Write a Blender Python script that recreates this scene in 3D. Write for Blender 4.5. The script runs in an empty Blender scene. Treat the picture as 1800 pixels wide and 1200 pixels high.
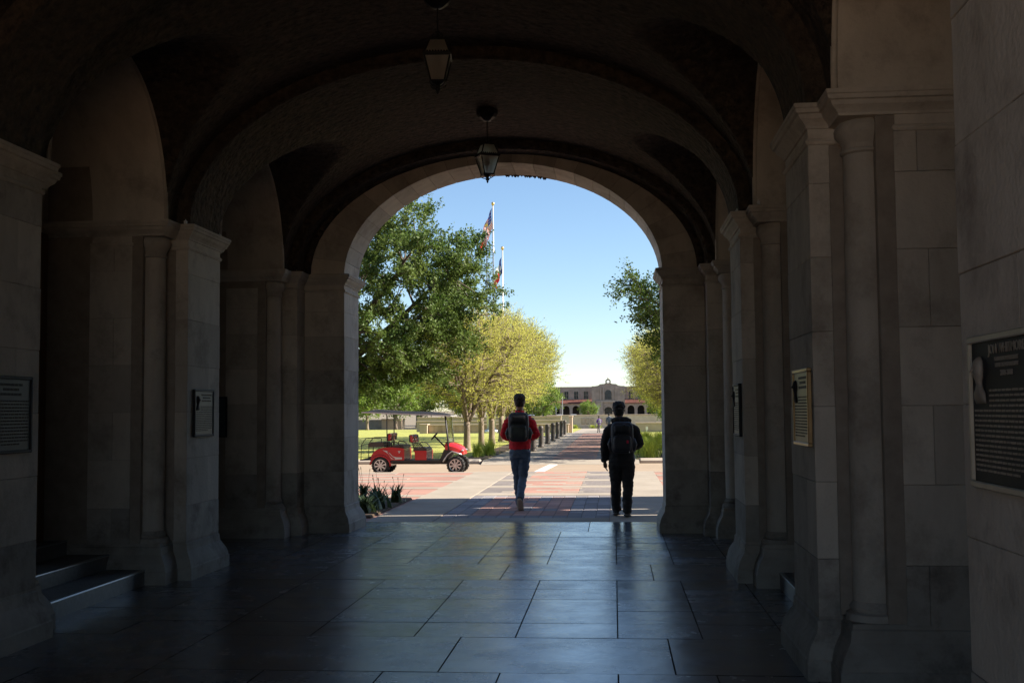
import bpy, bmesh, math, random
import numpy as np
from math import sin, cos, pi, sqrt, radians, atan, tan
from mathutils import Vector, Matrix, noise as mnoise
random.seed(7)
SC = bpy.context.scene
COL = SC.collection

# ------------------------------------------------------------------ camera
cam_d = bpy.data.cameras.new('camera'); cam = bpy.data.objects.new('camera', cam_d); COL.objects.link(cam)
cam_d.sensor_width = 36.0; cam_d.lens = 2000.0 / 1800.0 * 36.0; cam_d.clip_end = 6000; cam_d.clip_start = 0.05
YAW = atan(178 / 2000.0); PITCH = atan(120.5 / 2000.0 * cos(YAW)); ROLL = 0.0085
fw = Vector((-sin(YAW) * cos(PITCH), cos(YAW) * cos(PITCH), sin(PITCH)))
r0 = Vector((cos(YAW), sin(YAW), 0)); u0 = r0.cross(fw)
rt = r0 * cos(ROLL) - u0 * sin(ROLL); up = u0 * cos(ROLL) + r0 * sin(ROLL)
cm = Matrix((rt, up, -fw)).transposed().to_4x4(); cm.translation = (0, 0, 1.6)
cam.matrix_world = cm
SC.camera = cam

# ------------------------------------------------------------------ sky, sun, exposure
SUN_EL, SUN_AZ = radians(34), radians(84)
w = bpy.data.worlds.new('World'); SC.world = w; w.use_nodes = True
nt = w.node_tree; nt.nodes.clear()
sky = nt.nodes.new('ShaderNodeTexSky'); sky.sky_type = 'NISHITA'; sky.sun_disc = False
sky.sun_elevation = SUN_EL; sky.sun_rotation = SUN_AZ; sky.altitude = 900; sky.air_density = 1.0
sky.dust_density = 0.0; sky.ozone_density = 3.0
bg = nt.nodes.new('ShaderNodeBackground'); bg.inputs['Strength'].default_value = 0.066
wo = nt.nodes.new('ShaderNodeOutputWorld')
nt.links.new(sky.outputs[0], bg.inputs[0]); nt.links.new(bg.outputs[0], wo.inputs[0])
sd = bpy.data.lights.new('sun', 'SUN'); sd.energy = 5.0; sd.angle = radians(0.53); sd.color = (1.0, 0.90, 0.76)
sun = bpy.data.objects.new('sun', sd); COL.objects.link(sun)
sdir = Vector((sin(SUN_AZ) * cos(SUN_EL), cos(SUN_AZ) * cos(SUN_EL), sin(SUN_EL)))
sun.rotation_euler = sdir.to_track_quat('Z', 'Y').to_euler(); sun.location = (20, -10, 30)
SC.view_settings.view_transform = 'Standard'; SC.view_settings.look = 'None'
SC.view_settings.gamma = 1.0; SC.view_settings.exposure = 1.45
SC.render.engine = 'CYCLES'
cy = SC.cycles; cy.use_denoising = True; cy.max_bounces = 7; cy.diffuse_bounces = 5; cy.glossy_bounces = 4
cy.transmission_bounces = 6; cy.transparent_max_bounces = 8; cy.sample_clamp_indirect = 6.0; cy.caustics_reflective = False
cy.caustics_refractive = False

# ------------------------------------------------------------------ materials
MATS = {}
def M(name, c1, c2=None, scale=4.0, rough=0.8, r2=None, bump=0.0, bscale=30.0, metal=0.0, vary=0.0, spec=0.5, detail=6,
      coord='Object', trans=0.0, stretch=None, stain=None, stain_amt=0.0, stain_scale=1.2, bdetail=6, emit=None):
    if name in MATS: return MATS[name]
    m = bpy.data.materials.new(name); MATS[name] = m; m.use_nodes = True
    t = m.node_tree; n = t.nodes; L = t.links; b = n['Principled BSDF']
    c2 = c2 or c1
    tc = n.new('ShaderNodeTexCoord'); src = tc.outputs[coord]
    if stretch:
        mp = n.new('ShaderNodeMapping'); mp.inputs['Scale'].default_value = stretch; L.new(src, mp.inputs[0]); src = mp.outputs[0]
    nz = n.new('ShaderNodeTexNoise'); nz.inputs['Scale'].default_value = scale; nz.inputs['Detail'].default_value = detail
    nz.inputs['Roughness'].default_value = 0.62
    L.new(src, nz.inputs['Vector'])
    rp = n.new('ShaderNodeValToRGB'); rp.color_ramp.elements[0].position = 0.32; rp.color_ramp.elements[1].position = 0.68
    rp.color_ramp.elements[0].color = (*c1, 1); rp.color_ramp.elements[1].color = (*c2, 1)
    L.new(nz.outputs['Fac'], rp.inputs[0]); col = rp.outputs[0]
    if stain:
        n2 = n.new('ShaderNodeTexNoise'); n2.inputs['Scale'].default_value = stain_scale; n2.inputs['Detail'].default_value = 9
        n2.inputs['Roughness'].default_value = 0.7; L.new(tc.outputs['Object'], n2.inputs['Vector'])
        r3 = n.new('ShaderNodeValToRGB'); r3.color_ramp.elements[0].position = 0.50; r3.color_ramp.elements[1].position = 0.72
        r3.color_ramp.elements[0].color = (0, 0, 0, 1); r3.color_ramp.elements[1].color = (stain_amt,) * 3 + (1,)
        L.new(n2.outputs['Fac'], r3.inputs[0])
        mx = n.new('ShaderNodeMixRGB'); mx.inputs[2].default_value = (*stain, 1); L.new(r3.outputs[0], mx.inputs[0]); L.new(col, mx.inputs[1]); col = mx.outputs[0]
    if vary > 0:
        oi = n.new('ShaderNodeObjectInfo'); hs = n.new('ShaderNodeHueSaturation')
        mr = n.new('ShaderNodeMapRange'); mr.inputs[3].default_value = 1 - vary; mr.inputs[4].default_value = 1 + vary
        L.new(oi.outputs['Random'], mr.inputs[0]); L.new(mr.outputs[0], hs.inputs['Value']); L.new(col, hs.inputs['Color']); col = hs.outputs[0]
    L.new(col, b.inputs['Base Color'])
    b.inputs['Metallic'].default_value = metal; b.inputs['Specular IOR Level'].default_value = spec
    if r2 is not None:
        m2 = n.new('ShaderNodeMapRange'); m2.inputs[1].default_value = 0.3; m2.inputs[2].default_value = 0.7
        m2.inputs[3].default_value = rough; m2.inputs[4].default_value = r2; L.new(nz.outputs['Fac'], m2.inputs[0]); L.new(m2.outputs[0], b.inputs['Roughness'])
    else: b.inputs['Roughness'].default_value = rough
    if bump > 0:
        nb = n.new('ShaderNodeTexNoise'); nb.inputs['Scale'].default_value = bscale; nb.inputs['Detail'].default_value = bdetail
        L.new(tc.outputs['Object'], nb.inputs['Vector'])
        bp = n.new('ShaderNodeBump'); bp.inputs['Strength'].default_value = 1.0; bp.inputs['Distance'].default_value = bump
        L.new(nb.outputs['Fac'], bp.inputs['Height']); L.new(bp.outputs[0], b.inputs['Normal'])
    if trans > 0:
        tr = n.new('ShaderNodeBsdfTranslucent'); mxs = n.new('ShaderNodeMixShader'); mxs.inputs[0].default_value = trans
        L.new(col, tr.inputs[0]); out = n['Material Output']
        L.new(b.outputs[0], mxs.inputs[1]); L.new(tr.outputs[0], mxs.inputs[2]); L.new(mxs.outputs[0], out.inputs[0])
    return m

def brickmat(name, c1, c2, mortar, bw, bh, rough=0.85):
    if name in MATS: return MATS[name]
    m = bpy.data.materials.new(name); MATS[name] = m; m.use_nodes = True
    t = m.node_tree; n = t.nodes; L = t.links; b = n['Principled BSDF']
    tc = n.new('ShaderNodeTexCoord'); br = n.new('ShaderNodeTexBrick'); L.new(tc.outputs['Object'], br.inputs[0])
    br.inputs['Color1'].default_value = (*c1, 1); br.inputs['Color2'].default_value = (*c2, 1); br.inputs['Mortar'].default_value = (*mortar, 1)
    br.inputs['Scale'].default_value = 1.0; br.inputs['Brick Width'].default_value = bw; br.inputs['Row Height'].default_value = bh
    br.inputs['Mortar Size'].default_value = 0.008
    nz = n.new('ShaderNodeTexNoise'); nz.inputs['Scale'].default_value = 0.9; nz.inputs['Detail'].default_value = 8; L.new(tc.outputs['Object'], nz.inputs[0])
    mr = n.new('ShaderNodeMapRange'); mr.inputs[1].default_value = .3; mr.inputs[2].default_value = .7; mr.inputs[3].default_value = .78; mr.inputs[4].default_value = 1.15
    hs = n.new('ShaderNodeHueSaturation'); L.new(nz.outputs[0], mr.inputs[0]); L.new(mr.outputs[0], hs.inputs['Value']); L.new(br.outputs[0], hs.inputs['Color'])
    L.new(hs.outputs[0], b.inputs['Base Color']); b.inputs['Roughness'].default_value = rough
    return m

STONE = M('limestone', (.44, .395, .335), (.55, .495, .425), 5, .88, bump=.006, bscale=36, vary=.15, stretch=(1, 1, .4), detail=10, stain=(.17, .13, .10), stain_amt=.7, stain_scale=1.9)
STONE_D = M('limestone_weathered', (.29, .26, .225), (.43, .39, .34), 3.2, .88, bump=.005, bscale=22, vary=.16, stain=(.10, .08, .07), stain_amt=.9, stain_scale=2.8)
MORTAR = M('mortar', (.24, .20, .165), (.33, .28, .23), 8, .95)
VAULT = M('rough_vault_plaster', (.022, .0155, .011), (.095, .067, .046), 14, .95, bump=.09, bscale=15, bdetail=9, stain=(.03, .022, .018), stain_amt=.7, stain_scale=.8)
WOOD = M('door_wood', (.10, .05, .02), (.17, .085, .035), 3, .5, stretch=(8, 8, .6), bump=.001)
SLAB = M('polished_slab', (.016, .020, .034), (.052, .066, .10), 2.3, .30, .50, bump=.0012, bscale=14, vary=.38, detail=10, stain=(.022, .014, .016), stain_amt=.85, stain_scale=1.3)
_sb = SLAB.node_tree.nodes['Principled BSDF']; _sb.inputs['Coat Weight'].default_value = 1.0; _sb.inputs['Coat Roughness'].default_value = .26; _sb.inputs['Coat IOR'].default_value = 2.2
_t = SLAB.node_tree; _nz = _t.nodes.new('ShaderNodeTexNoise'); _nz.inputs['Scale'].default_value = 2.6; _nz.inputs['Detail'].default_value = 10; _nz.inputs['Roughness'].default_value = .72
_tc = _t.nodes.new('ShaderNodeTexCoord'); _oi = _t.nodes.new('ShaderNodeObjectInfo'); _ad = _t.nodes.new('ShaderNodeVectorMath'); _ad.operation = 'ADD'
_t.links.new(_tc.outputs['Object'], _ad.inputs[0]); _t.links.new(_oi.outputs['Location'], _ad.inputs[1]); _t.links.new(_ad.outputs[0], _nz.inputs['Vector'])
_mr = _t.nodes.new('ShaderNodeMapRange'); _mr.inputs[1].default_value = .32; _mr.inputs[2].default_value = .72; _mr.inputs[3].default_value = .09; _mr.inputs[4].default_value = .30
_t.links.new(_nz.outputs[0], _mr.inputs[0]); _ma = _t.nodes.new('ShaderNodeMath'); _ma.operation = 'MULTIPLY_ADD'; _ma.inputs[1].default_value = .10; _t.links.new(_oi.outputs['Random'], _ma.inputs[0]); _t.links.new(_mr.outputs[0], _ma.inputs[2])
_t.links.new(_ma.outputs[0], _sb.inputs['Coat Roughness'])
_bw = _t.nodes.new('ShaderNodeBump'); _bw.inputs['Distance'].default_value = .004; _t.links.new(_nz.outputs[0], _bw.inputs['Height']); _t.links.new(_bw.outputs[0], _sb.inputs['Coat Normal'])
for _q in _t.nodes:
    if _q.type == 'TEX_NOISE' and _q is not _nz: _t.links.new(_ad.outputs[0], _q.inputs['Vector'])
JOINT = M('floor_joint', (.010, .009, .009), (.018, .016, .016), 5, 1.0, spec=.05)
TREAD = M('stair_granite', (.15, .15, .155), (.22, .22, .225), 25, .45)
NOSING = M('metal_nosing', (.45, .47, .5), None, 5, .3, metal=1.0)
IRON = M('black_iron', (.012, .011, .011), (.02, .018, .017), 8, .5, metal=.4)
CONC = M('concrete', (.27, .235, .19), (.36, .315, .26), 1.1, .9, bump=.002, bscale=40, stain=(.27, .23, .19), stain_amt=.6, stain_scale=.7, vary=.05)
PAVER_R = M('paver_red', (.36, .20, .165), (.44, .25, .20), 3, .85, bump=.002, vary=.2, stain=(.12, .07, .06), stain_amt=.6)
PAVER_G = M('paver_grey', (.19, .18, .195), (.26, .245, .255), 3, .85, bump=.002, vary=.22)
BRICK_R = brickmat('red_brick_field', (.33, .155, .12), (.39, .20, .155), (.31, .235, .19), .2, .1)
BRICK_G = brickmat('grey_brick_field', (.16, .14, .135), (.21, .185, .175), (.22, .19, .175), .2, .1)
BRICK_T = brickmat('tan_brick', (.36, .24, .16), (.46, .32, .22), (.40, .32, .25), .24, .08)
ROADM = M('tan_road', (.29, .22, .16), (.36, .28, .205), .8, .95, bump=.003, bscale=60, stretch=(.3, 3, 1), stain=(.22, .17, .13), stain_amt=.4)
WHITE = M('road_paint', (.62, .60, .56), (.78, .76, .72), 6, .8)
LAWN = M('lawn_grass', (.27, .29, .05), (.38, .385, .085), 1.6, .95, bump=.03, bscale=18, detail=10, stain=(.28, .28, .09), stain_amt=.6, stain_scale=.35)
EARTH = M('earth', (.16, .13, .09), (.24, .2, .14), .8, .95)
MULCH = M('mulch', (.05, .033, .02), (.11, .075, .045), 14, .95, bump=.02, bscale=25)

# ------------------------------------------------------------------ mesh helpers
class MB:
    def __init__(s): s.v = []; s.f = []; s.m = []
    def add(s, vs, fs, mi=0):
        o = len(s.v); s.v.extend([tuple(p) for p in vs]); s.f.extend([tuple(i + o for i in q) for q in fs]); s.m.extend([mi] * len(fs)); return s
    def box(s, x0, x1, y0, y1, z0, z1, mi=0):
        x0, x1 = min(x0, x1), max(x0, x1); y0, y1 = min(y0, y1), max(y0, y1); z0, z1 = min(z0, z1), max(z0, z1)
        vs = [(x, y, z) for x in (x0, x1) for y in (y0, y1) for z in (z0, z1)]
        return s.add(vs, [(0, 1, 3, 2), (4, 6, 7, 5), (0, 4, 5, 1), (2, 3, 7, 6), (0, 2, 6, 4), (1, 5, 7, 3)], mi)
    def cbox(s, x0, x1, y0, y1, z0, z1, b=.006, mi=0):
        lo = (min(x0, x1), min(y0, y1), min(z0, z1)); hi = (max(x0, x1), max(y0, y1), max(z0, z1))
        vs = []; idx = {}
        for sx in (0, 1):
            for sy in (0, 1):
                for sz in (0, 1):
                    sg = (sx, sy, sz)
                    for k in range(3):
                        p = []
                        for a in range(3):
                            q = hi[a] if sg[a] else lo[a]
                            if a != k: q += -b if sg[a] else b
                            p.append(q)
                        idx[(sg, k)] = len(vs); vs.append(p)
        fs = []
        for k in range(3):
            i, j = [a for a in range(3) if a != k]
            for q in (0, 1):
                loop = []
                for (p_, r_) in ((0, 0), (1, 0), (1, 1), (0, 1)):
                    sg = [0, 0, 0]; sg[k] = q; sg[i] = p_; sg[j] = r_; loop.append(idx[(tuple(sg), k)])
                fs.append(loop)
            for p_ in (0, 1):
                for r_ in (0, 1):
                    a_ = [0, 0, 0]; a_[i] = p_; a_[j] = r_; b_ = list(a_); b_[k] = 1
                    fs.append([idx[(tuple(a_), i)], idx[(tuple(a_), j)], idx[(tuple(b_), j)], idx[(tuple(b_), i)]])
        for sx in (0, 1):
            for sy in (0, 1):
                for sz in (0, 1): fs.append([idx[((sx, sy, sz), k)] for k in range(3)])
        return s.add(vs, fs, mi)
    def prism(s, poly, z0, z1, mi=0):
        n = len(poly); vs = [(x, y, z0) for x, y in poly] + [(x, y, z1) for x, y in poly]
        return s.add(vs, [tuple(range(n))[::-1], tuple(range(n, 2 * n))] + [(i, (i + 1) % n, n + (i + 1) % n, n + i) for i in range(n)], mi)
    def prism_y(s, poly, y0, y1, mi=0):      # poly in x,z
        n = len(poly); vs = [(x, y0, z) for x, z in poly] + [(x, y1, z) for x, z in poly]
        return s.add(vs, [tuple(range(n))[::-1], tuple(range(n, 2 * n))] + [(i, (i + 1) % n, n + (i + 1) % n, n + i) for i in range(n)], mi)
    def rings(s, R, cap=True, closed=True, mi=0):
        n = len(R[0]); vs = [p for r in R for p in r]; fs = []
        for i in range(len(R) - 1):
            for j in range(n if closed else n - 1):
                k = (j + 1) % n; fs.append((i * n + j, i * n + k, (i + 1) * n + k, (i + 1) * n + j))
        if cap: fs.append(tuple(range(n))[::-1]); fs.append(tuple((len(R) - 1) * n + j for j in range(n)))
        return s.add(vs, fs, mi)
    def tube(s, pts, rad, n=8, cap=True, mi=0, flat=1.0):
        pts = [Vector(p) for p in pts]
        if not hasattr(rad, '__len__'): rad = [rad] * len(pts)
        R = []; prev = None
        for i, p in enumerate(pts):
            d = (pts[min(i + 1, len(pts) - 1)] - pts[max(i - 1, 0)])
            d = d.normalized() if d.length > 1e-9 else Vector((0, 0, 1))
            if prev is None:
                a = Vector((1, 0, 0)) if abs(d.x) < .8 else Vector((0, 1, 0)); e1 = (a - d * a.dot(d)).normalized()
            else: e1 = (prev - d * prev.dot(d)).normalized()
            prev = e1; e2 = d.cross(e1)
            R.append([p + (e1 * cos(2 * pi * k / n) + e2 * sin(2 * pi * k / n) * flat) * rad[i] for k in range(n)])
        return s.rings(R, cap, True, mi)
    def lathe(s, prof, n=24, c=(0, 0), mi=0):
        R = [[(c[0] + r * cos(2 * pi * k / n), c[1] + r * sin(2 * pi * k / n), z) for k in range(n)] for r, z in prof]
        return s.rings(R, True, True, mi)
    def sweep(s, poly, prof, mi=0):           # poly (x,y) any orientation, prof [(offset,z)]
        A = sum(poly[i][0] * poly[(i + 1) % len(poly)][1] - poly[(i + 1) % len(poly)][0] * poly[i][1] for i in range(len(poly)))
        P = [Vector(p) for p in (poly if A > 0 else poly[::-1])]; n = len(P); nm = []
        for i in range(n):
            a = (P[i] - P[i - 1]).normalized(); b = (P[(i + 1) % n] - P[i]).normalized()
            na = Vector((a.y, -a.x)); nb = Vector((b.y, -b.x)); nm.append((na + nb) / (1 + na.dot(nb)))
        return s.rings([[(P[i].x + nm[i].x * o, P[i].y + nm[i].y * o, z) for i in range(n)] for o, z in prof], True, True, mi)
    def build(s, name, mat, parent=None, smooth=False, fix=True, angle=None):
        me = bpy.data.meshes.new(name); me.from_pydata(s.v, [], s.f)
        mats = mat if isinstance(mat, (list, tuple)) else [mat]
        for q in mats: me.materials.append(q)
        if len(mats) > 1: me.polygons.foreach_set('material_index', s.m)
        if fix and len(s.f) < 30000:
            bm = bmesh.new(); bm.from_mesh(me); bmesh.ops.recalc_face_normals(bm, faces=bm.faces); bm.to_mesh(me); bm.free()
        if smooth:
            me.polygons.foreach_set('use_smooth', [True] * len(me.polygons))
            if angle: me.set_sharp_from_angle(angle=radians(angle))
        return link(name, me, parent)

def link(name, me, parent=None):
    o = bpy.data.objects.new(name, me); COL.objects.link(o)
    if parent is not None:
        o.parent = parent
        if parent.type != 'EMPTY' and parent.parent is not None: pass
        o.matrix_parent_inverse = Matrix.Translation(-BASE.get(parent.name, Vector((0, 0, 0))))
        BASE[o.name] = BASE.get(parent.name, Vector((0, 0, 0))) if False else Vector((0, 0, 0))
    return o
BASE = {}
def thing(name, label, cat, loc=(0, 0, 0), group=None):
    o = bpy.data.objects.new(name, None); COL.objects.link(o); o.location = loc; o.empty_display_size = .2
    BASE[o.name] = Vector(loc)
    return tag(o, label, cat, group)
def tag(o, label, cat, group=None):
    o['label'] = label; o['category'] = cat
    if group: o['group'] = group
    return o
def struct(o): o['kind'] = 'structure'; return o
def copy_tree(o, parent=None):
    c = o.copy(); COL.objects.link(c); c.parent = parent
    if parent is not None: c.matrix_parent_inverse = o.matrix_parent_inverse.copy()
    for ch in list(o.children): copy_tree(ch, c)
    return c
def np_mesh(name, V, F, mat, parent=None, smooth=False):
    me = bpy.data.meshes.new(name); k = F.shape[1]
    me.vertices.add(len(V)); me.vertices.foreach_set('co', V.astype(np.float32).ravel())
    me.loops.add(F.size); me.loops.foreach_set('vertex_index', F.astype(np.int32).ravel())
    me.polygons.add(len(F)); me.polygons.foreach_set('loop_start', np.arange(len(F), dtype=np.int32) * k)
    me.update(calc_edges=True); me.validate()
    me.materials.append(mat)
    if smooth: me.polygons.foreach_set('use_smooth', [True] * len(me.polygons))
    return link(name, me, parent)

# ================================================================== THE SETTING
def gz(y):
    P = [(-1e5, 0), (75, 0), (115, -.75), (190, -1.1), (1e5, -1.1)]
    for (a, za), (b, zb) in zip(P, P[1:]):
        if y <= b: return za + (zb - za) * (y - a) / (b - a)
def sheet(name, x0, x1, y0, y1, dz, mat, parent=None):
    ys = sorted(set([y0, y1] + [q for q in (75, 85, 95, 105, 115, 150, 190) if y0 < q < y1]))
    b = MB()
    for a, c in zip(ys, ys[1:]):
        b.add([(x0, a, gz(a) + dz), (x1, a, gz(a) + dz), (x1, c, gz(c) + dz), (x0, c, gz(c) + dz)], [(0, 1, 2, 3)])
    return b.build(name, mat, parent)
CX = -1.467
struct(sheet('ground', -3000, 3000, -400, 5000, -.16, EARTH))
struct(sheet('lawn', -120, -4.15, 36.4, 148, .02, LAWN)); struct(sheet('lawn', .7, 120, 36.4, 148, .02, LAWN))
struct(sheet('road', -150, 150, 29.6, 36.2, -.10, ROADM))
kb = MB(); 
for x0, x1 in ((-150, -75), (-75, -4.2), (.75, 75), (75, 150)): kb.cbox(x0, x1 - .02, 36.0, 36.38, -.14, .045, .06)
struct(kb.build('kerb', M('kerb_concrete', (.46, .40, .33), (.56, .49, .41), 2, .9)))
# far walk and plaza
walk = struct(sheet('far_walkway', -4.2, .76, 36.0, 160, .004, CONC))
sheet('brick_field', -2.62, .02, 36.3, 79, .010, BRICK_G, walk)
struct(MB().add([(-4.15, 35.3, -.095), (.76, 35.3, -.095), (.76, 36.0, .004), (-4.15, 36.0, .004)], [(0, 1, 2, 3)]).build('kerb_ramp', CONC))
yy = 36.6; k = 0
while yy < 78:
    sheet('brick_panel', -2.0, -.6, yy, yy + 1.55, .016, BRICK_R, walk); yy += 2.2
plz = struct(sheet('plaza_pavement', -60, 60, 15.9, 29.75, -.012, BRICK_R))
def flat(name, x0, x1, y0, y1, z, m, parent): return MB().cbox(x0, x1, y0, y1, z - .05, z, .004).build(name, m, parent)
for sgn in (-1, 1):
    e0, e1 = (CX - 2.15, CX - 1.17) if sgn < 0 else (CX + 1.38, CX + 2.46)
    y = 16.36
    while y < 29.5:
        y2 = min(y + 3.28, 29.62); flat('concrete_slab', e0 + .006, e1 - .006, y + .006, y2 - .006, 0, CONC, plz); y = y2
    edge = e0 if sgn < 0 else e1
    yb = 21.2; k = 0
    while yb < 29.2:
        full = k % 2 == 0; st = edge + sgn * (0.0 if full else .9 + .35 * (k % 4))
        flat('concrete_band', st + sgn * .006, edge + sgn * 40, yb, yb + (.48 if full else .40), .0 - .006, CONC, plz)
        yb += 1.08; k += 1
    flat('concrete_band', edge + sgn * .006, edge + sgn * 40, 29.3, 29.62, -.006, CONC, plz)
xw0, xw1 = CX - 1.17, CX + 1.38
flat('concrete_band', xw0 + .006, xw1 - .006, 16.36, 16.95, 0, CONC, plz)
pm = {}
for key, m in (('r', PAVER_R), ('g', PAVER_G)):
    me = bpy.data.meshes.new('paver'); b = MB().cbox(-.1025, .1025, -.195, .195, -.05, 0, .006); me.from_pydata(b.v, [], b.f); me.materials.append(m); pm[key] = me
flat('paver_bedding', xw0 + .004, xw1 - .004, 16.955, 21.415, -.0085, M('bedding_sand', (.09, .08, .075), (.14, .125, .115), 9, .95), plz)
ny = 11
for i in range(ny):
    for j in range(12):
        x = xw0 + .11 + j * .2125; y = 17.16 + i * .4
        key = 'g' if (j < 2 or j > 8 or random.random() < .25 or i in (0, 10)) else 'r'
        o = link('paver', pm[key], plz); o.location = (x, y, -.001 - random.random() * .003); o.rotation_euler = (random.uniform(-.004, .004), random.uniform(-.006, .006), 0)
yb = 21.42
while yb < 29.3:
    flat('concrete_band', xw0 + .006, xw1 - .006, yb, yb + .58, .0, CONC, plz)
    y0, y1 = yb + .6, min(yb + 2.14, 29.6)
    flat('grey_brick_panel', xw0 + .006, xw0 + .62, y0, y1, -.002, BRICK_G, plz); flat('grey_brick_panel', xw1 - .62, xw1 - .006, y0, y1, -.002, BRICK_G, plz)
    flat('red_brick_panel', xw0 + .63, xw1 - .63, y0, y1, -.001, BRICK_R, plz)
    if y1 - y0 > 1:
        flat('concrete_bar', CX - .75, CX - .3, y0 + .2, y0 + .45, .001, CONC, plz); flat('concrete_bar', CX - .1, CX + .4, y0 + .62, y0 + .9, .001, CONC, plz)
        flat('concrete_bar', CX + .35, CX + .85, y0 + .2, y0 + .42, .001, CONC, plz); flat('concrete_bar', CX + .4, CX + .8, y0 + 1.1, y0 + 1.35, .001, CONC, plz)
    yb += 2.15
mk = MB(); mk.add([(-2.28, 29.9, -.094), (-2.0, 29.9, -.094), (-1.72, 35.8, -.094), (-2.0, 35.8, -.094)], [(0, 1, 2, 3)]); struct(mk.build('road_marking', WHITE))
bed = struct(MB().cbox(-9, -3.68, 17.0, 20.6, -.1, .025, .02).build('planting_bed', MULCH))
struct(MB().cbox(-4.9, -4.16, 36.45, 54, -.1, .035, .02).build('planting_bed', MULCH))
struct(MB().cbox(.72, 3.6, 36.45, 52, -.1, .035, .02).build('planting_bed', MULCH))
struct(sheet('rear_pavement', -60, 60, -60, -1.4, -.01, M('warm_brick_paving', (.42, .27, .17), (.52, .35, .23), 2, .9)))

# ================================================================== THE PASSAGE BUILDING
B = thing('arcade_building', 'limestone arcade passage with vaulted ceiling framing the bright courtyard', 'building', (0, 0, 0))
A = 2.665; SPR = 3.43; PER = 3.77; PY = [7.43, 11.20, 3.60]
EY0, EY1, EA = 14.95, 15.80, 2.12
COURSES = [.36, .70, 1.155, 1.605, 2.055, 2.505, 2.955, 3.20]
CAP = [(0, 3.19), (.012, 3.195), (.02, 3.21), (.012, 3.226), (.0, 3.232), (.0, 3.30)]
CAPU = [(-.05, 3.285), (.012, 3.29), (.014, 3.305), (.03, 3.325), (.052, 3.345), (.062, 3.37), (.078, 3.376), (.082, 3.40), (.09, 3.405), (.09, SPR), (.03, SPR + .012)]
BASEP = [(.09, 0), (.09, .115), (.082, .125), (.078, .15), (.066, .19), (.04, .235), (.018, .27), (.012, .31), (.012, .335), (.0, .345), (.0, .372)]
def P2(s, pts): return [(CX + s * u, y) for u, y in pts]
def bxu(b, s, u0, u1, y0, y1, z0, z1, ch=.006): return b.cbox(CX + s * u0, CX + s * u1, y0, y1, z0, z1, ch)
G = .0012
def stones(s, part, rects, courses, seed, dark=1):
    rnd = random.Random(seed)
    for ci, (z0, z1) in enumerate(zip(courses, courses[1:])):
        for (u0, u1, y0, y1, ax) in rects:
            cuts = [0, 1]
            if ax == 'y' and ci % 2: cuts = [0, rnd.choice((.36, .64)), 1]
            if ax == 'u' and (ci + (y0 > 0)) % 2: cuts = [0, rnd.choice((.3, .42)), 1]
            for a, b_ in zip(cuts, cuts[1:]):
                pr = rnd.uniform(0, .003)
                uu0, uu1, yy0, yy1 = u0, u1, y0, y1
                if ax == 'y': yy0, yy1 = y0 + (y1 - y0) * a, y0 + (y1 - y0) * b_
                if ax == 'u': uu0, uu1 = u0 + (u1 - u0) * a, u0 + (u1 - u0) * b_
                q = MB(); bxu(q, s, uu0 + (G if a > 0 else -pr), uu1 - (G if b_ < 1 else 0), yy0 + (G if (ax == 'y' and a > 0) else -pr), yy1 - (G if (ax == 'y' and b_ < 1) else -pr), z0 + G, z1 - G, .003)
                q.build('stone', STONE_D if (ci < dark or rnd.random() < .05) else STONE, part)
def column(s, u, y, z0=.36):
    x = CX + s * u; r = .122
    pr = [(r + .045, z0), (r + .048, z0 + .02), (r + .04, z0 + .05), (r + .012, z0 + .06), (r + .024, z0 + .085), (r + .008, z0 + .105), (r, z0 + .12)]
    sh = MB().lathe([(r, z0 + .12), (r + .002, 1.2), (r, 1.9), (r - .006, 3.09)], 28, (x, y)).build('column', STONE, B, True, angle=40)
    MB().lathe(pr, 28, (x, y)).build('column_base', STONE_D, sh, True, angle=40)
    MB().lathe([(r - .006, 3.09), (r + .008, 3.10), (r + .008, 3.115), (r - .004, 3.122), (r, 3.15), (r + .018, 3.175), (r + .04, 3.205), (r + .045, 3.24), (r + .03, 3.27), (r + .015, 3.288), (r + .015, 3.31)], 28, (x, y)).build('column_capital', STONE, sh, True, angle=40)
def pier(s, yc, seen):
    core = MB()
    for (u0, u1, h) in ((A + .006, 3.12, .442), (3.0, 4.4, .743)): bxu(core, s, u0, u1, yc - h, yc + h, -.05, 3.3, .004)
    bxu(core, s, 2.86, 4.4, yc - .75, yc + .75, SPR - .02, 5.4, .004)
    part = core.build('pier', MORTAR if seen else STONE, B)
    pl = P2(s, [(4.3, yc - .75), (2.80, yc - .75), (2.80, yc - .45), (A, yc - .45), (A, yc + .45), (2.80, yc + .45), (2.80, yc + .75), (4.3, yc + .75)])
    MB().sweep(pl, CAPU).build('impost', STONE, part)
    MB().sweep(pl, BASEP).build('plinth', STONE_D, part)
    MB().sweep(P2(s, [(3.1, yc - .45), (A, yc - .45), (A, yc + .45), (3.1, yc + .45)]), CAP).build('impost_bead', STONE, part)
    for q in (-1, 1): MB().sweep(P2(s, [(3.11, yc + q * .75), (3.5, yc + q * .75), (3.5, yc + q * .3), (3.11, yc + q * .3)]), CAP).build('impost_bead', STONE, part)
    if seen:
        stones(s, part, [(A, A + .125, yc - .45, yc + .45, 'y'), (A + .128, 3.10, yc - .432, yc + .432, 'n')], COURSES, int(yc * 10) + s)
        stones(s, part, [(3.105, 3.52, yc - .75, yc - .003, 'u'), (3.105, 3.52, yc + .003, yc + .75, 'u')], COURSES, int(yc * 17) + s)
    for q in (-1, 1): column(s, 2.965, yc + q * .57)
for yc in PY:
    for s in (-1, 1): pier(s, yc, (yc in (7.43, 11.20)) or (yc == 3.60 and s > 0))
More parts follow.
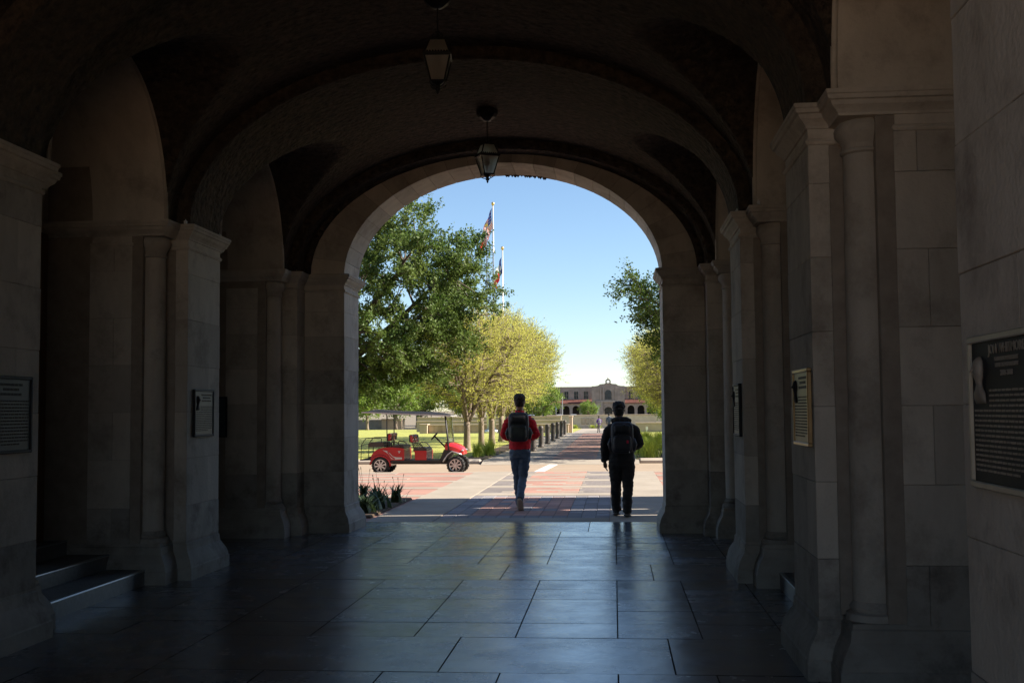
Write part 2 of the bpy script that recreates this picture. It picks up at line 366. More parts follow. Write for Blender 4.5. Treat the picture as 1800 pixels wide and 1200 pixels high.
# end walls (far seen; rear unseen, its opening widened to let in more light)
EAF = EA
for (y0, y1, q, seen) in ((EY0, EY1, -1, True), (-.09 - .85, -.09, 1, False)):
    EA = EAF if seen else 2.60
    yin = y0 if q < 0 else y1; hp = yin + q * .35; rv = yin + q * .65
    for s in (-1, 1):
        core = MB(); bxu(core, s, EA + .006, 30, y0 + .006, y1 - .006, -.05, 3.35, .004)
        bxu(core, s, A + .006, 3.3, min(yin, hp + .006 * -q), max(yin, hp + .006 * -q), -.05, 5.4)
        bxu(core, s, 3.0, 4.4, min(yin, rv + .007 * -q), max(yin, rv + .007 * -q), -.05, 5.4)
        part = core.build('pier', MORTAR if seen else STONE, B)
        pl = P2(s, [(4.3, rv), (2.80, rv), (2.80, hp), (A, hp), (A, yin), (EA, yin), (EA, yin - q * .85), (4.3, yin - q * .85)])
        MB().sweep(pl, CAPU).build('impost', STONE, part); MB().sweep(pl, BASEP).build('plinth', STONE_D, part)
        MB().sweep(P2(s, [(3.1, hp), (A, hp), (A, yin), (EA, yin), (EA, yin - q * .85), (3.1, yin - q * .85)]), CAP).build('impost_bead', STONE, part)
        if seen:
            C2 = [.36, .80, 1.25, 1.70, 2.15, 2.60, 2.93, 3.20]
            stones(s, part, [(EA, A - .004, y0, y1, 'n')], C2, 50 + s)
            stones(s, part, [(A, 3.10, hp, yin - .003, 'n')], C2, 60 + s)
            stones(s, part, [(3.105, 3.52, rv, yin - .003, 'n')], C2, 70 + s)
            stones(s, part, [(A, 8.0, yin + .45, y1 + .002, 'n')], C2, 71 + s)
        column(s, 2.965, rv + (-q) * .185)
    # arch head
    n = 23; R1 = lambda t, e, ea=EA: (CX + (ea + e) * cos(t), 3.40 + (1.49 + e) * sin(t))
    hd = MB(); N = 46
    arc = [R1(pi * i / N, .012) for i in range(N + 1)]
    for i in range(N):
        (xa, za), (xb, zb) = arc[i], arc[i + 1]
        hd.add([(xa, y0 + .01, za), (xb, y0 + .01, zb), (xb, y0 + .01, 5.6), (xa, y0 + .01, 5.6), (xa, y1 - .01, za), (xb, y1 - .01, zb), (xb, y1 - .01, 5.6), (xa, y1 - .01, 5.6)],
               [(0, 1, 2, 3), (4, 7, 6, 5), (0, 4, 5, 1)])
    for s in (-1, 1): bxu(hd, s, EA + .012, 30, y0 + .01, y1 - .01, 3.35, 5.6)
    head = hd.build('arch_head', MORTAR if seen else STONE, B)
    if seen:
        for i in range(n):
            t0, t1 = pi * i / n + .0015, pi * (i + 1) / n - .0015; q2 = MB(); ring = []
            for yv in (y0 - .001, y1 + .001):
                ring.append([(*[R1(t, 0)[0]], yv, R1(t, 0)[1]) for t in (t0, (t0 + t1) / 2, t1)] + [(R1(t, .53)[0], yv, R1(t, .53)[1]) for t in (t1, (t0 + t1) / 2, t0)])
            q2.rings(ring).build('voussoir', STONE, head)
    rim = MB()     # roll moulding round the inner face of the arch
    rim.tube([(CX + (EA + .50) * cos(pi * i / 40), yin + q * .03, 3.43 + (1.49 + .13) * sin(pi * i / 40)) for i in range(41)], .05, 8)
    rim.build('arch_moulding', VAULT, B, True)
EA = EAF
# transverse ribs
def rib(y0, y1, a, r, depth=.14):
    b = MB(); N = 56; R = []
    for y, e in ((y0, depth), (y0, .03), (y0 + .03, 0), (y1 - .03, 0), (y1, .03), (y1, depth)):
        R.append([(CX + (a + e) * cos(pi * i / N), y, SPR + (r + e) * sin(pi * i / N)) for i in range(N + 1)])
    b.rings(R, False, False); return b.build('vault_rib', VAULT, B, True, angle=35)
for yc in PY: rib(yc - .45, yc + .45, A, 1.57)
rib(EY0 - .36, EY0 + .01, A, 1.57); rib(-.10, .26, A, 1.57)
# vault bays and side arches
YE = sorted(PY); bays = [(.25, YE[0] - .45), (YE[0] + .45, YE[1] - .45), (YE[1] + .45, YE[2] - .45), (YE[2] + .45, EY0 - .35)]
for bi, (ya, yb) in enumerate(bays):
    yc = (ya + yb) / 2; hw = (yb - ya) / 2 - .30; RISE = 1.36
    cross = lambda dy: SPR + RISE * sqrt(max(0, 1 - (dy / hw) ** 2))
    us = [2.79 * sin(pi / 2 * k / 44) for k in range(-44, 45)]
    ds = [(yb - ya) / 2 * sin(pi / 2 * k / 26) for k in range(-26, 27)]
    ds = sorted(ds + [hw * sin(pi / 2 * k / 26) for k in range(-26, 27)])
    b = MB(); nU = len(us); nD = len(ds)
    vs = [(CX + u, yc + d, max(SPR + 1.69 * sqrt(max(0, 1 - (u / 2.79) ** 2)), cross(d) if abs(d) < hw else 0)) for d in ds for u in us]
    fs = [(i * nU + j, i * nU + j + 1, (i + 1) * nU + j + 1, (i + 1) * nU + j) for i in range(nD - 1) for j in range(nU - 1)]
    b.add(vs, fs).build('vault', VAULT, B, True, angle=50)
    for s in (-1, 1):
        q = MB(); N = 32
        R = [[(CX + s * u, yc + hw * cos(pi * i / N), SPR + RISE * sin(pi * i / N)) for i in range(N + 1)] for u in (2.77, 3.5, 3.52, 4.2)]
        for i in range(N + 1):
            R[2][i] = (R[2][i][0], yc + (hw + .09) * cos(pi * i / N), SPR + (RISE + .09) * sin(pi * i / N)); R[3][i] = (R[3][i][0], R[2][i][1], R[2][i][2])
        sa = q.rings(R, False, False).build('side_arch', STONE, B, True, angle=35)
        e = MB().tube([(CX + s * 2.775, yc + (hw + .008) * cos(pi * i / N), SPR + (RISE + .008) * sin(pi * i / N)) for i in range(N + 1)], .022, 6)
        e.build('arch_moulding', STONE, sa, True)
        MB().box(CX + s * 3.95, CX + s * 4.4, ya - .9, yb + .9, -.1, 5.4).build('recess_wall', STONE, B)
        if bi == 2:      # steps up to a timber door
            stp = None
            for k, (u, z) in enumerate(((2.91, .14), (3.285, .273), (3.70, .405))):
                hwk = hw - .012 - .001 * k
                st = MB().cbox(CX + s * u, CX + s * 3.96, yc - hwk, yc + hwk, z - .16 if k else -.05, z, .012).build('stair_step', TREAD, B)
                MB().cbox(CX + s * (u - .004), CX + s * (u + .035), yc - hwk + .01, yc + hwk - .01, z - .012, z + .003, .002).build('nosing_strip', NOSING, st)
                g = MB()
                for t in range(9): g.box(CX + s * (u + .06 + t * .032), CX + s * (u + .075 + t * .032), yc - hwk + .03, yc + hwk - .03, z - .004, z + .003)
                g.build('grip_rib', TREAD, st)
            dx = CX + s * 3.95
            fr = MB(); fr.cbox(dx - s * .09, dx, yc - .98, yc - .86, .405, 3.3); fr.cbox(dx - s * .09, dx, yc + .86, yc + .98, .405, 3.3); fr.cbox(dx - s * .085, dx, yc - .858, yc + .858, 3.18, 3.3); fr.cbox(dx - s * .08, dx, yc - .858, yc + .858, 2.62, 2.72)
            dr = fr.build('door_frame', WOOD, B)
            for q_ in (-1, 1):
                lf = MB().cbox(dx - s * .045, dx - s * .004, yc + q_ * .006, yc + q_ * .855, .42, 2.615).build('door_leaf', WOOD, dr)
                for (za, zb_) in ((.55, 1.25), (1.38, 2.48)): MB().cbox(dx - s * .058, dx - s * .03, yc + q_ * .12, yc + q_ * .74, za, zb_, .012).build('door_panel', WOOD, dr)
                MB().tube([(dx - s * .06, yc + q_ * .06, 1.3), (dx - s * .1, yc + q_ * .06, 1.3), (dx - s * .1, yc + q_ * .06, 1.52), (dx - s * .06, yc + q_ * .06, 1.52)], .012, 8).build('door_handle', NOSING, dr)
            MB().cbox(dx - s * .02, dx - s * .004, yc - .85, yc + .85, 2.73, 3.17).build('transom_pane', M('dark_glass', (.01, .011, .013), None, 4, .08), dr)
# mass of the building round and above the passage
mass = MB(); mass.box(-34, 32, -.92, 15.78, 5.45, 11.6)
for s in (-1, 1): mass.box(CX + s * 4.4, CX + s * 31, -.9, 15.7, -.1, 5.45)
mass.build('upper_storey', STONE, B)
par = MB()
for k in range(60): par.cbox(-33.5 + k * 1.1, -33.5 + k * 1.1 + .62, 15.35, 15.75, 11.6, 12.35)
par.build('parapet', STONE, B)

# wall added out of view to shade the threshold, slits cut for sun streaks
def holed(b, x0, x1, Y0, Y1, z1, holes):
    ys = sorted({Y0, Y1} | {h[0] for h in holes} | {h[1] for h in holes})
    for ya_, yb_ in zip(ys, ys[1:]):
        zs = [0] + [q for h in sorted(holes, key=lambda h: h[2]) if h[0] <= ya_ and h[1] >= yb_ for q in (h[2], h[3])] + [z1]
        for k in range(0, len(zs), 2): b.box(x0, x1, ya_, yb_, zs[k], zs[k + 1])
wg = MB(); holed(wg, 7.0, 7.45, 15.8, 21.75, 11.4, [(18.75, 18.95, 7.2, 9.4), (18.35, 18.5, 6.3, 8.6), (18.05, 18.2, 3.3, 5.0), (19.1, 19.25, 4.4, 5.6), (19.6, 19.75, 5.6, 6.6), (18.6, 18.72, 3.6, 4.6)])
wg.box(7.45, 28, 21.25, 21.75, -.1, 11.4); wg.build('added_shade_wall', STONE, B)
# floor of slabs
fl = struct(MB().box(CX - 4.4, CX + 4.4, -1.4, 16.34, -.06, -.004).build('passage_floor', JOINT))
sl = {}
def slab(x0, x1, y0, y1):
    g = .0085; key = (round(x1 - x0, 3), round(y1 - y0, 3))
    if key not in sl:
        me = bpy.data.meshes.new('floor_slab'); hx, hy = (x1 - x0) / 2 - g / 2, (y1 - y0) / 2 - g / 2
        b = MB().cbox(-hx, hx, -hy, hy, -.03, 0, .0007); me.from_pydata(b.v, [], b.f); me.materials.append(SLAB); me.materials.append(JOINT); sl[key] = me
        for f_ in me.polygons: f_.material_index = 0 if all(b.v[i][2] > -1e-6 for i in f_.vertices) else 1
    o = link('floor_slab', sl[key], fl); o.location = ((x0 + x1) / 2, (y0 + y1) / 2, random.uniform(-.0012, .0012)); o.rotation_euler = (random.uniform(-.0005, .0005), random.uniform(-.0005, .0005), 0)
XJ = [-5.86, -5.10, -4.38, -3.655, -2.925, -2.19, -1.44, -.715, .004, .593, 1.17, 1.75, 2.4, 2.93]
fields = [(-1.4, -.65), (-.65, .45), (.45, 3.2), (3.2, 4.3), (4.3, 7.02), (7.02, 8.10), (8.10, 10.80), (10.80, 11.90), (11.90, 15.04), (15.04, 16.34)]
for fi, (a, b_) in enumerate(fields):
    if fi % 2 == 0 and fi != 0:
        nr = 5; 
        for r in range(nr):
            for x0, x1 in zip(XJ, XJ[1:]): slab(x0, x1, a + (b_ - a) * r / nr, a + (b_ - a) * (r + 1) / nr)
    elif fi == 0:
        for x0, x1 in zip(XJ, XJ[1:]): slab(x0, x1, a, b_)
    else:
        XB = [-5.86, -4.38, -2.925, -1.1, .35, 1.75, 2.93] if fi != 9 else [-5.86, -3.7, -2.3, -.36, 1.2, 2.93]
        for x0, x1 in zip(XB, XB[1:]): slab(x0, x1, a, b_)
# ================================================================== TREES AND PLANTS
def bez(a, b, c, n): return [a * (1 - t) ** 2 + b * 2 * t * (1 - t) + c * t * t for t in [k / n for k in range(n + 1)]]
def leaves_np(rng, P, size, up_bias=.3, aspect=.5):
    n = len(P); d = rng.normal(size=(n, 3)); d[:, 2] += up_bias; d /= np.linalg.norm(d, axis=1)[:, None]
    e = rng.normal(size=(n, 3)); e -= d * (e * d).sum(1)[:, None]; e /= np.linalg.norm(e, axis=1)[:, None]
    nn = np.cross(d, e)
    s = size * rng.uniform(.6, 1.35, (n, 1))
    V = np.stack([P - d * s * .5, P + e * s * aspect * .5 + nn * s * .08, P + d * s * .5, P - e * s * aspect * .5 + nn * s * .08], 1).reshape(-1, 3)
    return V, np.arange(4 * n).reshape(n, 4)
BARK = M('bark', (.15, .115, .085), (.27, .215, .165), 7, .95, bump=.02, bscale=16, stretch=(1, 1, .25))
BARK_D = M('dark_bark', (.045, .035, .028), (.10, .08, .062), 7, .95, bump=.02, bscale=16, stretch=(1, 1, .25))
OAKL = M('oak_leaf', (.05, .105, .018), (.145, .20, .042), .9, .55, coord='Object', trans=.35, detail=8, spec=.3)
ELML = M('elm_leaf', (.50, .53, .09), (.64, .61, .15), .8, .6, trans=.55, spec=.3)
GREENL = M('fresh_leaf', (.12, .22, .025), (.24, .33, .05), .4, .55, trans=.45)
def make_tree(name, seed, cc, cr, trunk_h, trunk_r, limbs, clumps, twigs, per, lsize, tw_len, lmat, bmat, shell=.45, spread=.10, up=.35, twr=.008, vase=False, lean=(0, 0), bottom=-1.0):
    """cc, cr: crown centre and radii relative to the trunk's foot"""
    rng = np.random.default_rng(seed); root = thing(name, name, 'tree')
    cc = Vector(cc); top = Vector((lean[0], lean[1], trunk_h))
    wood = MB()
    pts = bez(Vector((0, 0, -.1)), Vector((lean[0] * .2, lean[1] * .2, trunk_h * .5)), top, 5)
    wood.tube(pts, [trunk_r * f for f in (1.45, 1.08, .98, .93, .9, .95)], 10)
    paths = []
    for k in range(limbs):
        az = 2 * pi * (k + rng.uniform(-.3, .3)) / limbs; el = rng.uniform(-.15, .95) if not vase else rng.uniform(.35, 1.2)
        e = cc + Vector((cr[0] * cos(az) * cos(el), cr[1] * sin(az) * cos(el), cr[2] * sin(el))) * rng.uniform(.7, .92)
        mid = top.lerp(e, .45) + Vector((0, 0, (.12 if vase else .22) * cr[2])) + Vector(rng.normal(0, .1, 3)) * cr[0] * .6
        p = bez(top - Vector((0, 0, .12 * trunk_h * rng.random())), mid, e, 9); p = [q + Vector(rng.normal(0, .02, 3)) * cr[0] * .5 for q in p]; p[0] = top - Vector((0, 0, .1))
        rr = trunk_r * rng.uniform(.5, .68)
        wood.tube(p, [rr * (1 - .9 * i / 9) + .012 for i in range(10)], 7); paths.append((p, rr))
    ctr = []
    while len(ctr) < clumps:
        v = rng.normal(size=3); v /= np.linalg.norm(v); r = shell + (1 - shell) * rng.random() ** .6
        if v[2] * r < bottom: continue
        wob = 1 + .16 * mnoise.noise(Vector(v) * 2.3 + Vector((seed, 0, 0)))
        ctr.append(cc + Vector((v[0] * cr[0], v[1] * cr[1], v[2] * cr[2])) * r * wob)
    allp = [(q, rr * (1 - .9 * i / 9)) for p, rr in paths for i, q in enumerate(p) if i > 1]
    arr = np.array([tuple(q) for q, _ in allp]); LP = []
    for c in ctr:
        dd = np.linalg.norm(arr - np.array(c), axis=1) + np.maximum(0, arr[:, 2] - c.z) * .6; i = int(dd.argmin()); a = allp[i][0]
        mid = a.lerp(c, .5) + Vector((0, 0, .08 * (c - a).length)) + Vector(rng.normal(0, .08, 3)) * (c - a).length
        p = bez(a, mid, c, 5); r_ = min(.045, allp[i][1] * .7 + .008)
        wood.tube(p, [r_ * (1 - .75 * k / 5) + .003 for k in range(6)], 5, cap=False)
        outd = (c - cc); outd = outd.normalized() if outd.length > .01 else Vector((0, 0, 1))
        for t in range(twigs):
            d = Vector(rng.normal(size=3)) + outd * .9 + Vector((0, 0, up)); d.normalize(); ln = tw_len * rng.uniform(.5, 1.25)
            s0 = p[3].lerp(c, rng.random()); e = s0 + d * ln; md = s0.lerp(e, .5) + Vector(rng.normal(0, .08, 3)) * ln
            q = bez(s0, md, e, 3); wood.tube(q, [twr, twr * .8, twr * .6, twr * .35], 3, cap=False)
            ts = rng.random(per) ** .7; A_ = np.array([tuple(s0)]); M_ = np.array([tuple(md)]); E_ = np.array([tuple(e)])
            L_ = A_ * ((1 - ts) ** 2)[:, None] + M_ * (2 * ts * (1 - ts))[:, None] + E_ * (ts ** 2)[:, None]
            LP.append(L_ + rng.normal(0, spread, (per, 3)))
    tk = wood.build('trunk', bmat, root, True, fix=False)
    V, F = leaves_np(rng, np.concatenate(LP), lsize, .2)
    np_mesh('crown', V, F, lmat, root)
    return root
def put(o, loc, label, cat='tree', group=None, rz=0, sc=1.0):
    o.location = loc; o.rotation_euler = (0, 0, rz); o.scale = (sc,) * 3; tag(o, label, cat, group)
oak = make_tree('oak_tree', 11, (1.7, 0, 5.5), (4.75, 4.6, 3.55), 2.3, .30, 9, 270, 10, 46, .11, .68, OAKL, BARK_D, shell=.40, spread=.075)
put(oak, (-10.3, 40, 0), 'large dark green oak filling the left of the arch above the red cart')
oak2 = make_tree('oak_tree', 23, (-.6, 0, 5.0), (4.7, 4.2, 2.25), 2.2, .24, 8, 230, 8, 28, .115, .8, OAKL, BARK_D, shell=.35, spread=.09)
put(oak2, (5.3, 40.5, 0), 'dark leaved oak reaching in from the right edge of the arch')
E1 = make_tree('elm_tree', 31, (0, 0, 4.0), (3.0, 2.9, 2.35), 1.25, .15, 8, 200, 10, 13, .068, .80, ELML, BARK, shell=.3, spread=.045, up=.9, vase=True, twr=.007)
E2 = make_tree('elm_tree', 37, (.1, 0, 4.1), (2.9, 3.0, 2.3), 1.35, .14, 8, 200, 10, 13, .068, .85, ELML, BARK, shell=.3, spread=.045, up=.9, vase=True, twr=.007)
used = {E1.name: 0, E2.name: 0}
def inst(proto, *a, **k):
    if used.get(proto.name, 1) == 0: used[proto.name] = 1; o = proto
    else: o = copy_tree(proto)
    put(o, *a, **k); return o
ORD = ['nearest', 'second', 'third', 'fourth', 'fifth', 'sixth', 'seventh', 'eighth']
for i, y in enumerate((43.8, 48.9, 52.9, 57.0, 61.6, 66.2)):
    inst((E1, E2)[i % 2], (-5.72 + random.uniform(-.1, .1), y, .02), f'yellow-green spring elm on the left lawn, {ORD[i]} from the road in its row', group='elms left of the walk', rz=i * 1.9, sc=(.90, .92, .94, .95, .97, 1.0)[i])
for i, (x, y) in enumerate(((3.15, 46.5), (3.15, 51.5), (3.1, 56.5), (3.15, 61.5), (3.5, 68), (3.7, 76), (4.3, 86), (5.2, 98))):
    inst((E2, E1)[i % 2], (x, y, gz(y) + .02), f'yellow-green spring elm behind the right pillar, {ORD[i]} from the road in its row', group='elms right of the walk', rz=.7 + i * 2.3, sc=(.82, .84, .86, .9, .95, 1, 1.05, 1.1)[i])
for i, (x, y, sc) in enumerate(((9.5, 46, 1.1), (10, 54, 1.1), (9.5, 62, 1.1))):
    inst((E1, E2)[i % 2], (x, y, .02), f'yellow-green elm on the far right lawn, {ORD[i]} from the road', group='elms of the far right lawn', rz=1 + i * 2, sc=sc)
FT = make_tree('park_tree', 41, (0, 0, 4.3), (3.6, 3.6, 2.5), 2.0, .20, 7, 120, 6, 12, .26, .9, GREENL, BARK, shell=.3, spread=.16)
used[FT.name] = 0
for i, (x, y, sc, lb) in enumerate(((-32.2, 147, 1.0, 'leafy green tree at the far left behind the cart rear rail'), (-31.5, 163, 1.05, 'green tree behind the cart roof, just right of the leftmost trunk'),
        (-29.0, 170, 1.15, 'green tree beyond the tan walls above the rear seat of the cart'), (-33.0, 190, 1.4, 'big green tree far back at the left jamb'), (-24.5, 185, 1.25, 'green tree beyond the lawn above the cart roof middle'),
        (-21.5, 170, 1.1, 'slender trunked green tree right of the distant walker'), (-18.5, 178, 1.25, 'green tree beyond the lawn above the cart windscreen'), (-36.5, 158, 1.3, 'green tree at the far left edge of the lawn'),
        (-27.0, 215, 1.9, 'tall green tree in the far background left of the elms'), (-17.5, 222, 1.6, 'far green tree behind the row of elms'),
        (-11.3, 175, .95, 'bright green round tree right of the red-jacket walker'), (-5.6, 255, .66, 'small round green tree before the arcade of the far building'), (16, 190, 1.3, 'green tree behind the right elm row'), (24, 220, 1.5, 'far green tree at the right edge of the arch'), (5.6, 122, .80, 'low green tree hiding the right end of the far building'))):
    inst(FT, (x, y, gz(y)), lb, group='trees beyond the lawn', rz=i * 1.3, sc=sc)
# blades of strap-leaved plants
def clump(name, n, h, wd, spread, mat, rng, droop=.5, seg=4):
    b = MB()
    for k in range(n):
        az = rng.uniform(0, 2 * pi); r0_ = abs(rng.gauss(0, spread * .35)); hh = h * rng.uniform(.6, 1.1); out = spread * rng.uniform(.3, 1.2)
        cx_, cy_ = r0_ * cos(az * 1.7), r0_ * sin(az * 1.7); sx, sy = -sin(az), cos(az); vs = []
        for i in range(seg + 1):
            t = i / seg; o_ = out * t ** 1.8; z = hh * (t - droop * .45 * t ** 3); ww = wd * (1 - t) ** .7 * .5 + .0006
            px_, py_ = cx_ + cos(az) * o_, cy_ + sin(az) * o_
            vs += [(px_ - sx * ww, py_ - sy * ww, z), (px_ + sx * ww, py_ + sy * ww, z)]
        b.add(vs, [(2 * i, 2 * i + 1, 2 * i + 3, 2 * i + 2) for i in range(seg)])
    return b.build(name, mat, None, fix=False)
GRASSB = M('ornamental_grass', (.33, .42, .045), (.46, .51, .08), 3, .6, trans=.45)
STRAP = M('strap_leaf', (.045, .085, .03), (.10, .15, .055), 6, .5, trans=.15)
rng = random.Random(5)
gp = [clump('grass_clump', 240, .62, .013, .34, GRASSB, rng), clump('grass_clump', 240, .56, .013, .38, GRASSB, rng)]
spots = [(-4.55, 38.1, 'bright green ornamental grass clump beside the kerb left of the walkers', 1.), (-4.42, 39.4, 'ornamental grass clump under the first elm, second from the kerb', 1.), (-4.55, 41.3, 'ornamental grass clump behind the red-jacket walker, third from the kerb', 1.1)]
WD = ['first', 'second', 'third', 'fourth', 'fifth', 'sixth', 'seventh', 'eighth', 'ninth']
for i in range(9):
    spots.append((1.05 + .12 * rng.random(), 37.3 + i * 1.5, f'ornamental grass clump right of the walk, {WD[i]} from the kerb in the edge row', 1.25 + .25 * rng.random()))
for i in range(6): spots.append((1.85 + .2 * rng.random(), 37.6 + i * 1.9, f'ornamental grass clump by the right jamb, {WD[i]} from the kerb in the inner row', 1.3 + .25 * rng.random()))
for i, (x, y, lb, sc) in enumerate(spots):
    o = gp[i] if i < 2 else gp[i % 2].copy()
    if i > 1: COL.objects.link(o)
    o.location = (x, y, .03); o.rotation_euler = (0, 0, i * 1.1); o.scale = (sc, sc, sc); tag(o, lb, 'grass clump', 'ornamental grass beside the walk')
for i, (x, y, h, lb) in enumerate(((-3.86, 17.55, .34, 'strap-leaved plant nearest the left jamb foot'), (-3.78, 18.3, .40, 'strap-leaved plant second from the left jamb'), (-3.95, 18.9, .46, 'tallest strap-leaved plant in the bed by the left jamb'),
        (-3.75, 19.6, .42, 'strap-leaved plant at the far end of the left bed'), (-4.3, 19.4, .46, 'strap-leaved plant half hidden behind the left jamb'), (-4.25, 18.2, .40, 'strap-leaved plant beside the left jamb, behind the front ones'))):
    p = thing('strap_leaf_plant', lb, 'plant', (x, y, .02), 'strap-leaved plants in the left bed')
    q = clump('foliage', 46, h, .042, .26, STRAP, rng, .55); q.parent = p
    s = MB()
    for k in range(3):
        a = rng.uniform(0, 6.28); e = Vector((.1 * cos(a), .1 * sin(a), h * rng.uniform(1.0, 1.35))); s.tube([(0, 0, 0), tuple(e * .5 + Vector((.01, 0, 0))), tuple(e)], [.003, .003, .002], 4); s.tube([tuple(e * .93), tuple(e)], [.007, .005], 5)
    q = s.build('flower_stalk', M('dry_stalk', (.22, .17, .10), None, 4, .9)); q.parent = p

# ================================================================== WALLS, FLAGPOLES, BOLLARDS
TAN = M('tan_stone', (.40, .31, .22), (.50, .39, .29), 1.5, .9, bump=.004, bscale=20, vary=.05)
def lowwall(label, x0, x1, y0, y1, zt, m=BRICK_T, name='garden_wall'):
    t = thing(name, label, 'wall', ((x0 + x1) / 2, y0, gz(y0)))
    MB().cbox(x0, x1, y0, y1, gz(y0) - .3, zt - .12, .01).build('wall_body', m, t); MB().cbox(x0 - .06, x1 + .06, y0 - .06, y1 + .06, zt - .118, zt, .02).build('coping', TAN, t); return t
lowwall('low tan brick wall behind the elm trunks on the left', -18.2, -4.9, 111, 111.6, .22)
lowwall('short tan stone pillar ending the low wall behind the cart', -19.0, -18.25, 110.5, 111.9, .28, TAN)
lowwall('pale upright post at the end of the left low wall beside the bollards', -4.42, -4.1, 112, 113.2, .96, TAN)
lowwall('brick block between the last bollard and the pale post', -4.88, -4.44, 111, 112.5, .2)
lowwall('grey upper terrace wall behind the left low wall', -24, -6.4, 138, 138.8, .78)
lowwall('middle terrace wall with pale coping behind the left low wall', -22, -5.5, 126, 126.6, .42)
lowwall('low brown brick wall behind the grass at the right', 2.1, 22, 112, 112.7, .26)
lowwall('long tan wall with pale coping above the right brick wall', 9.2, 34, 138, 138.8, .82)
lowwall('brown brick wall at the far left behind the cart rail', -46, -34.4, 168, 169, .3)
lowwall('pale square stone block between trunks at the far left', -34.2, -31.2, 166, 168.6, .42, TAN)
lowwall('pale low wall behind the distant walker at left', -33, -16, 196, 197, .0, TAN)
iw = lowwall('tan inscription wall facing down the walkway', -8.8, 9.0, 150, 151.4, .87, M('sun_tinted_stone', (.55, .44, .33), (.66, .54, .42), 1.5, .9), 'inscription_wall')  # tan stone lightened to stand for sun on the wall face
for k in range(9):
    if k in (3,): continue
    MB().cbox(-4.3 + k * .62, -4.3 + k * .62 + (.40 if k % 3 else .5), 149.9, 150.05, -.35, .45, .03).build('carved_relief', TAN, iw)
for i, x in enumerate((-7.2, -6.3, -5.0, -2.8, -2.0)):
    o = gp[i % 2].copy(); COL.objects.link(o); o.location = (x, 149.2, gz(149)); o.scale = (1.5, 1.5, 1.1); tag(o, f'dry tuft of plants at the foot of the inscription wall, {WD[i]} from the left', 'plant', 'tufts at the inscription wall')
POLE = M('pole_aluminium', (.62, .62, .6), (.7, .7, .68), 4, .4, metal=.6); GOLD = M('gold_ball', (.6, .42, .16), None, 4, .35, metal=.8)
FR, FW_, FB = M('flag_red', (.72, .04, .04), None, 4, .8, trans=.5), M('flag_white', (.85, .84, .82), None, 4, .8, trans=.5), M('flag_blue', (.05, .07, .33), None, 4, .8, trans=.25)
FK = M('flag_black', (.03, .03, .035), None, 4, .8, trans=.2)
def drape(base, L, Hh, design, nx=36, ny=26, sag=.85, seed=0):
    """flag hanging nearly limp: hoist along the pole, fly falling in folds"""
    b = MB(); V = []
    for j in range(ny + 1):
        for i in range(nx + 1):
            s, t = i / nx, j / ny
            fold = .16 * sin(s * 9 + t * 3 + seed) * s ** .6; dx = -(L * .36 * s + .06 * sin(s * 12 + t * 5)) ; z = -t * Hh - L * sag * s * (1 - .25 * t) + .0
            dx *= (1 - .35 * t)
            V.append((base[0] + dx - .03, base[1] + fold, base[2] + z))
    F = []; Mi = []
    for j in range(ny):
        for i in range(nx):
            F.append((j * (nx + 1) + i, j * (nx + 1) + i + 1, (j + 1) * (nx + 1) + i + 1, (j + 1) * (nx + 1) + i)); Mi.append(design((i + .5) / nx, (j + .5) / ny, i, j))
    b.v = V; b.f = F; b.m = Mi; return b
def us(s, t, i, j):
    if s < .4 and t < 7 / 13: return 1 if (i % 3 == 1 and j % 4 == (1 if (i // 3) % 2 else 3)) else 2
    return 0 if int(t * 13) % 2 == 0 else 1
def tx(s, t, i, j):
    if s < 1 / 3: return 1 if (s - .167) ** 2 * 2.2 + (t - .5) ** 2 < .018 else 2
    return 1 if t < .5 else 0
def un(s, t, i, j): return 0 if .3 < s < .7 and .3 < t < .7 else 2
for (x, zt, lb, fl_lb, des, sz, ms, drop) in ((-11.56, 21.8, 'tallest flagpole with gold ball top, carrying the striped flag', 'limp red, white and blue striped flag on the tallest pole', us, (3.1, 2.0), [FR, FW_, FB], .45),
        (-12.2, 19.75, 'left flagpole half hidden behind the oak', 'dark flag hanging limp behind the oak on the left pole', un, (2.4, 1.6), [FR, FW_, FK], .5),
        (-10.65, 17.4, 'shortest flagpole, right of the other two', 'dark blue, white and red flag hanging limp on the shortest pole', tx, (2.4, 1.6), [FR, FW_, FB], .9)):
    z0 = gz(110); t = thing('flagpole', lb, 'flagpole', (x, 110, z0), 'flagpoles beyond the elms')
    MB().tube([(x, 110, z0), (x, 110, zt * .5), (x, 110, zt - .2)], [.12, .10, .06], 10).build('pole', POLE, t, True)
    MB().lathe([(.02, zt - .25), (.10, zt - .2), (.16, zt - .05), (.14, zt + .08), (.03, zt + .14)], 14, (x, 110)).build('ball_finial', GOLD, t, True)
    MB().lathe([(.35, z0), (.35, z0 + .3), (.15, z0 + .4)], 14, (x, 110)).build('pole_base', POLE, t, True)
    L, Hh = sz
    fo = drape((x - .07, 110, zt - drop), L, Hh, des, seed=x).build('flag', ms, None, True, fix=False); tag(fo, fl_lb, 'flag', 'flags on the poles')
BOLM = M('bollard_iron', (.035, .028, .024), (.075, .06, .05), 6, .55, bump=.002)
bt = thing('bollard', 'b', 'bollard')
MB().lathe([(.135, 0), (.135, .06), (.118, .08), (.112, .10), (.108, .74)], 18).build('bollard_shaft', BOLM, bt, True, angle=40)
MB().lathe([(.108, .74), (.122, .745), (.122, .775), (.108, .78), (.108, .795), (.112, .80), (.106, .85), (.085, .89), (.045, .915), (.005, .922)], 18).build('bollard_cap', BOLM, bt, True, angle=40)
for i in range(7):
    o = bt if i == 0 else copy_tree(bt); o.location = (-3.1, 43.6 + i * 4.72, .01); tag(o, f'dark domed iron bollard along the walk, {ORD[i]} from the road', 'bollard', 'bollards along the left of the walk')

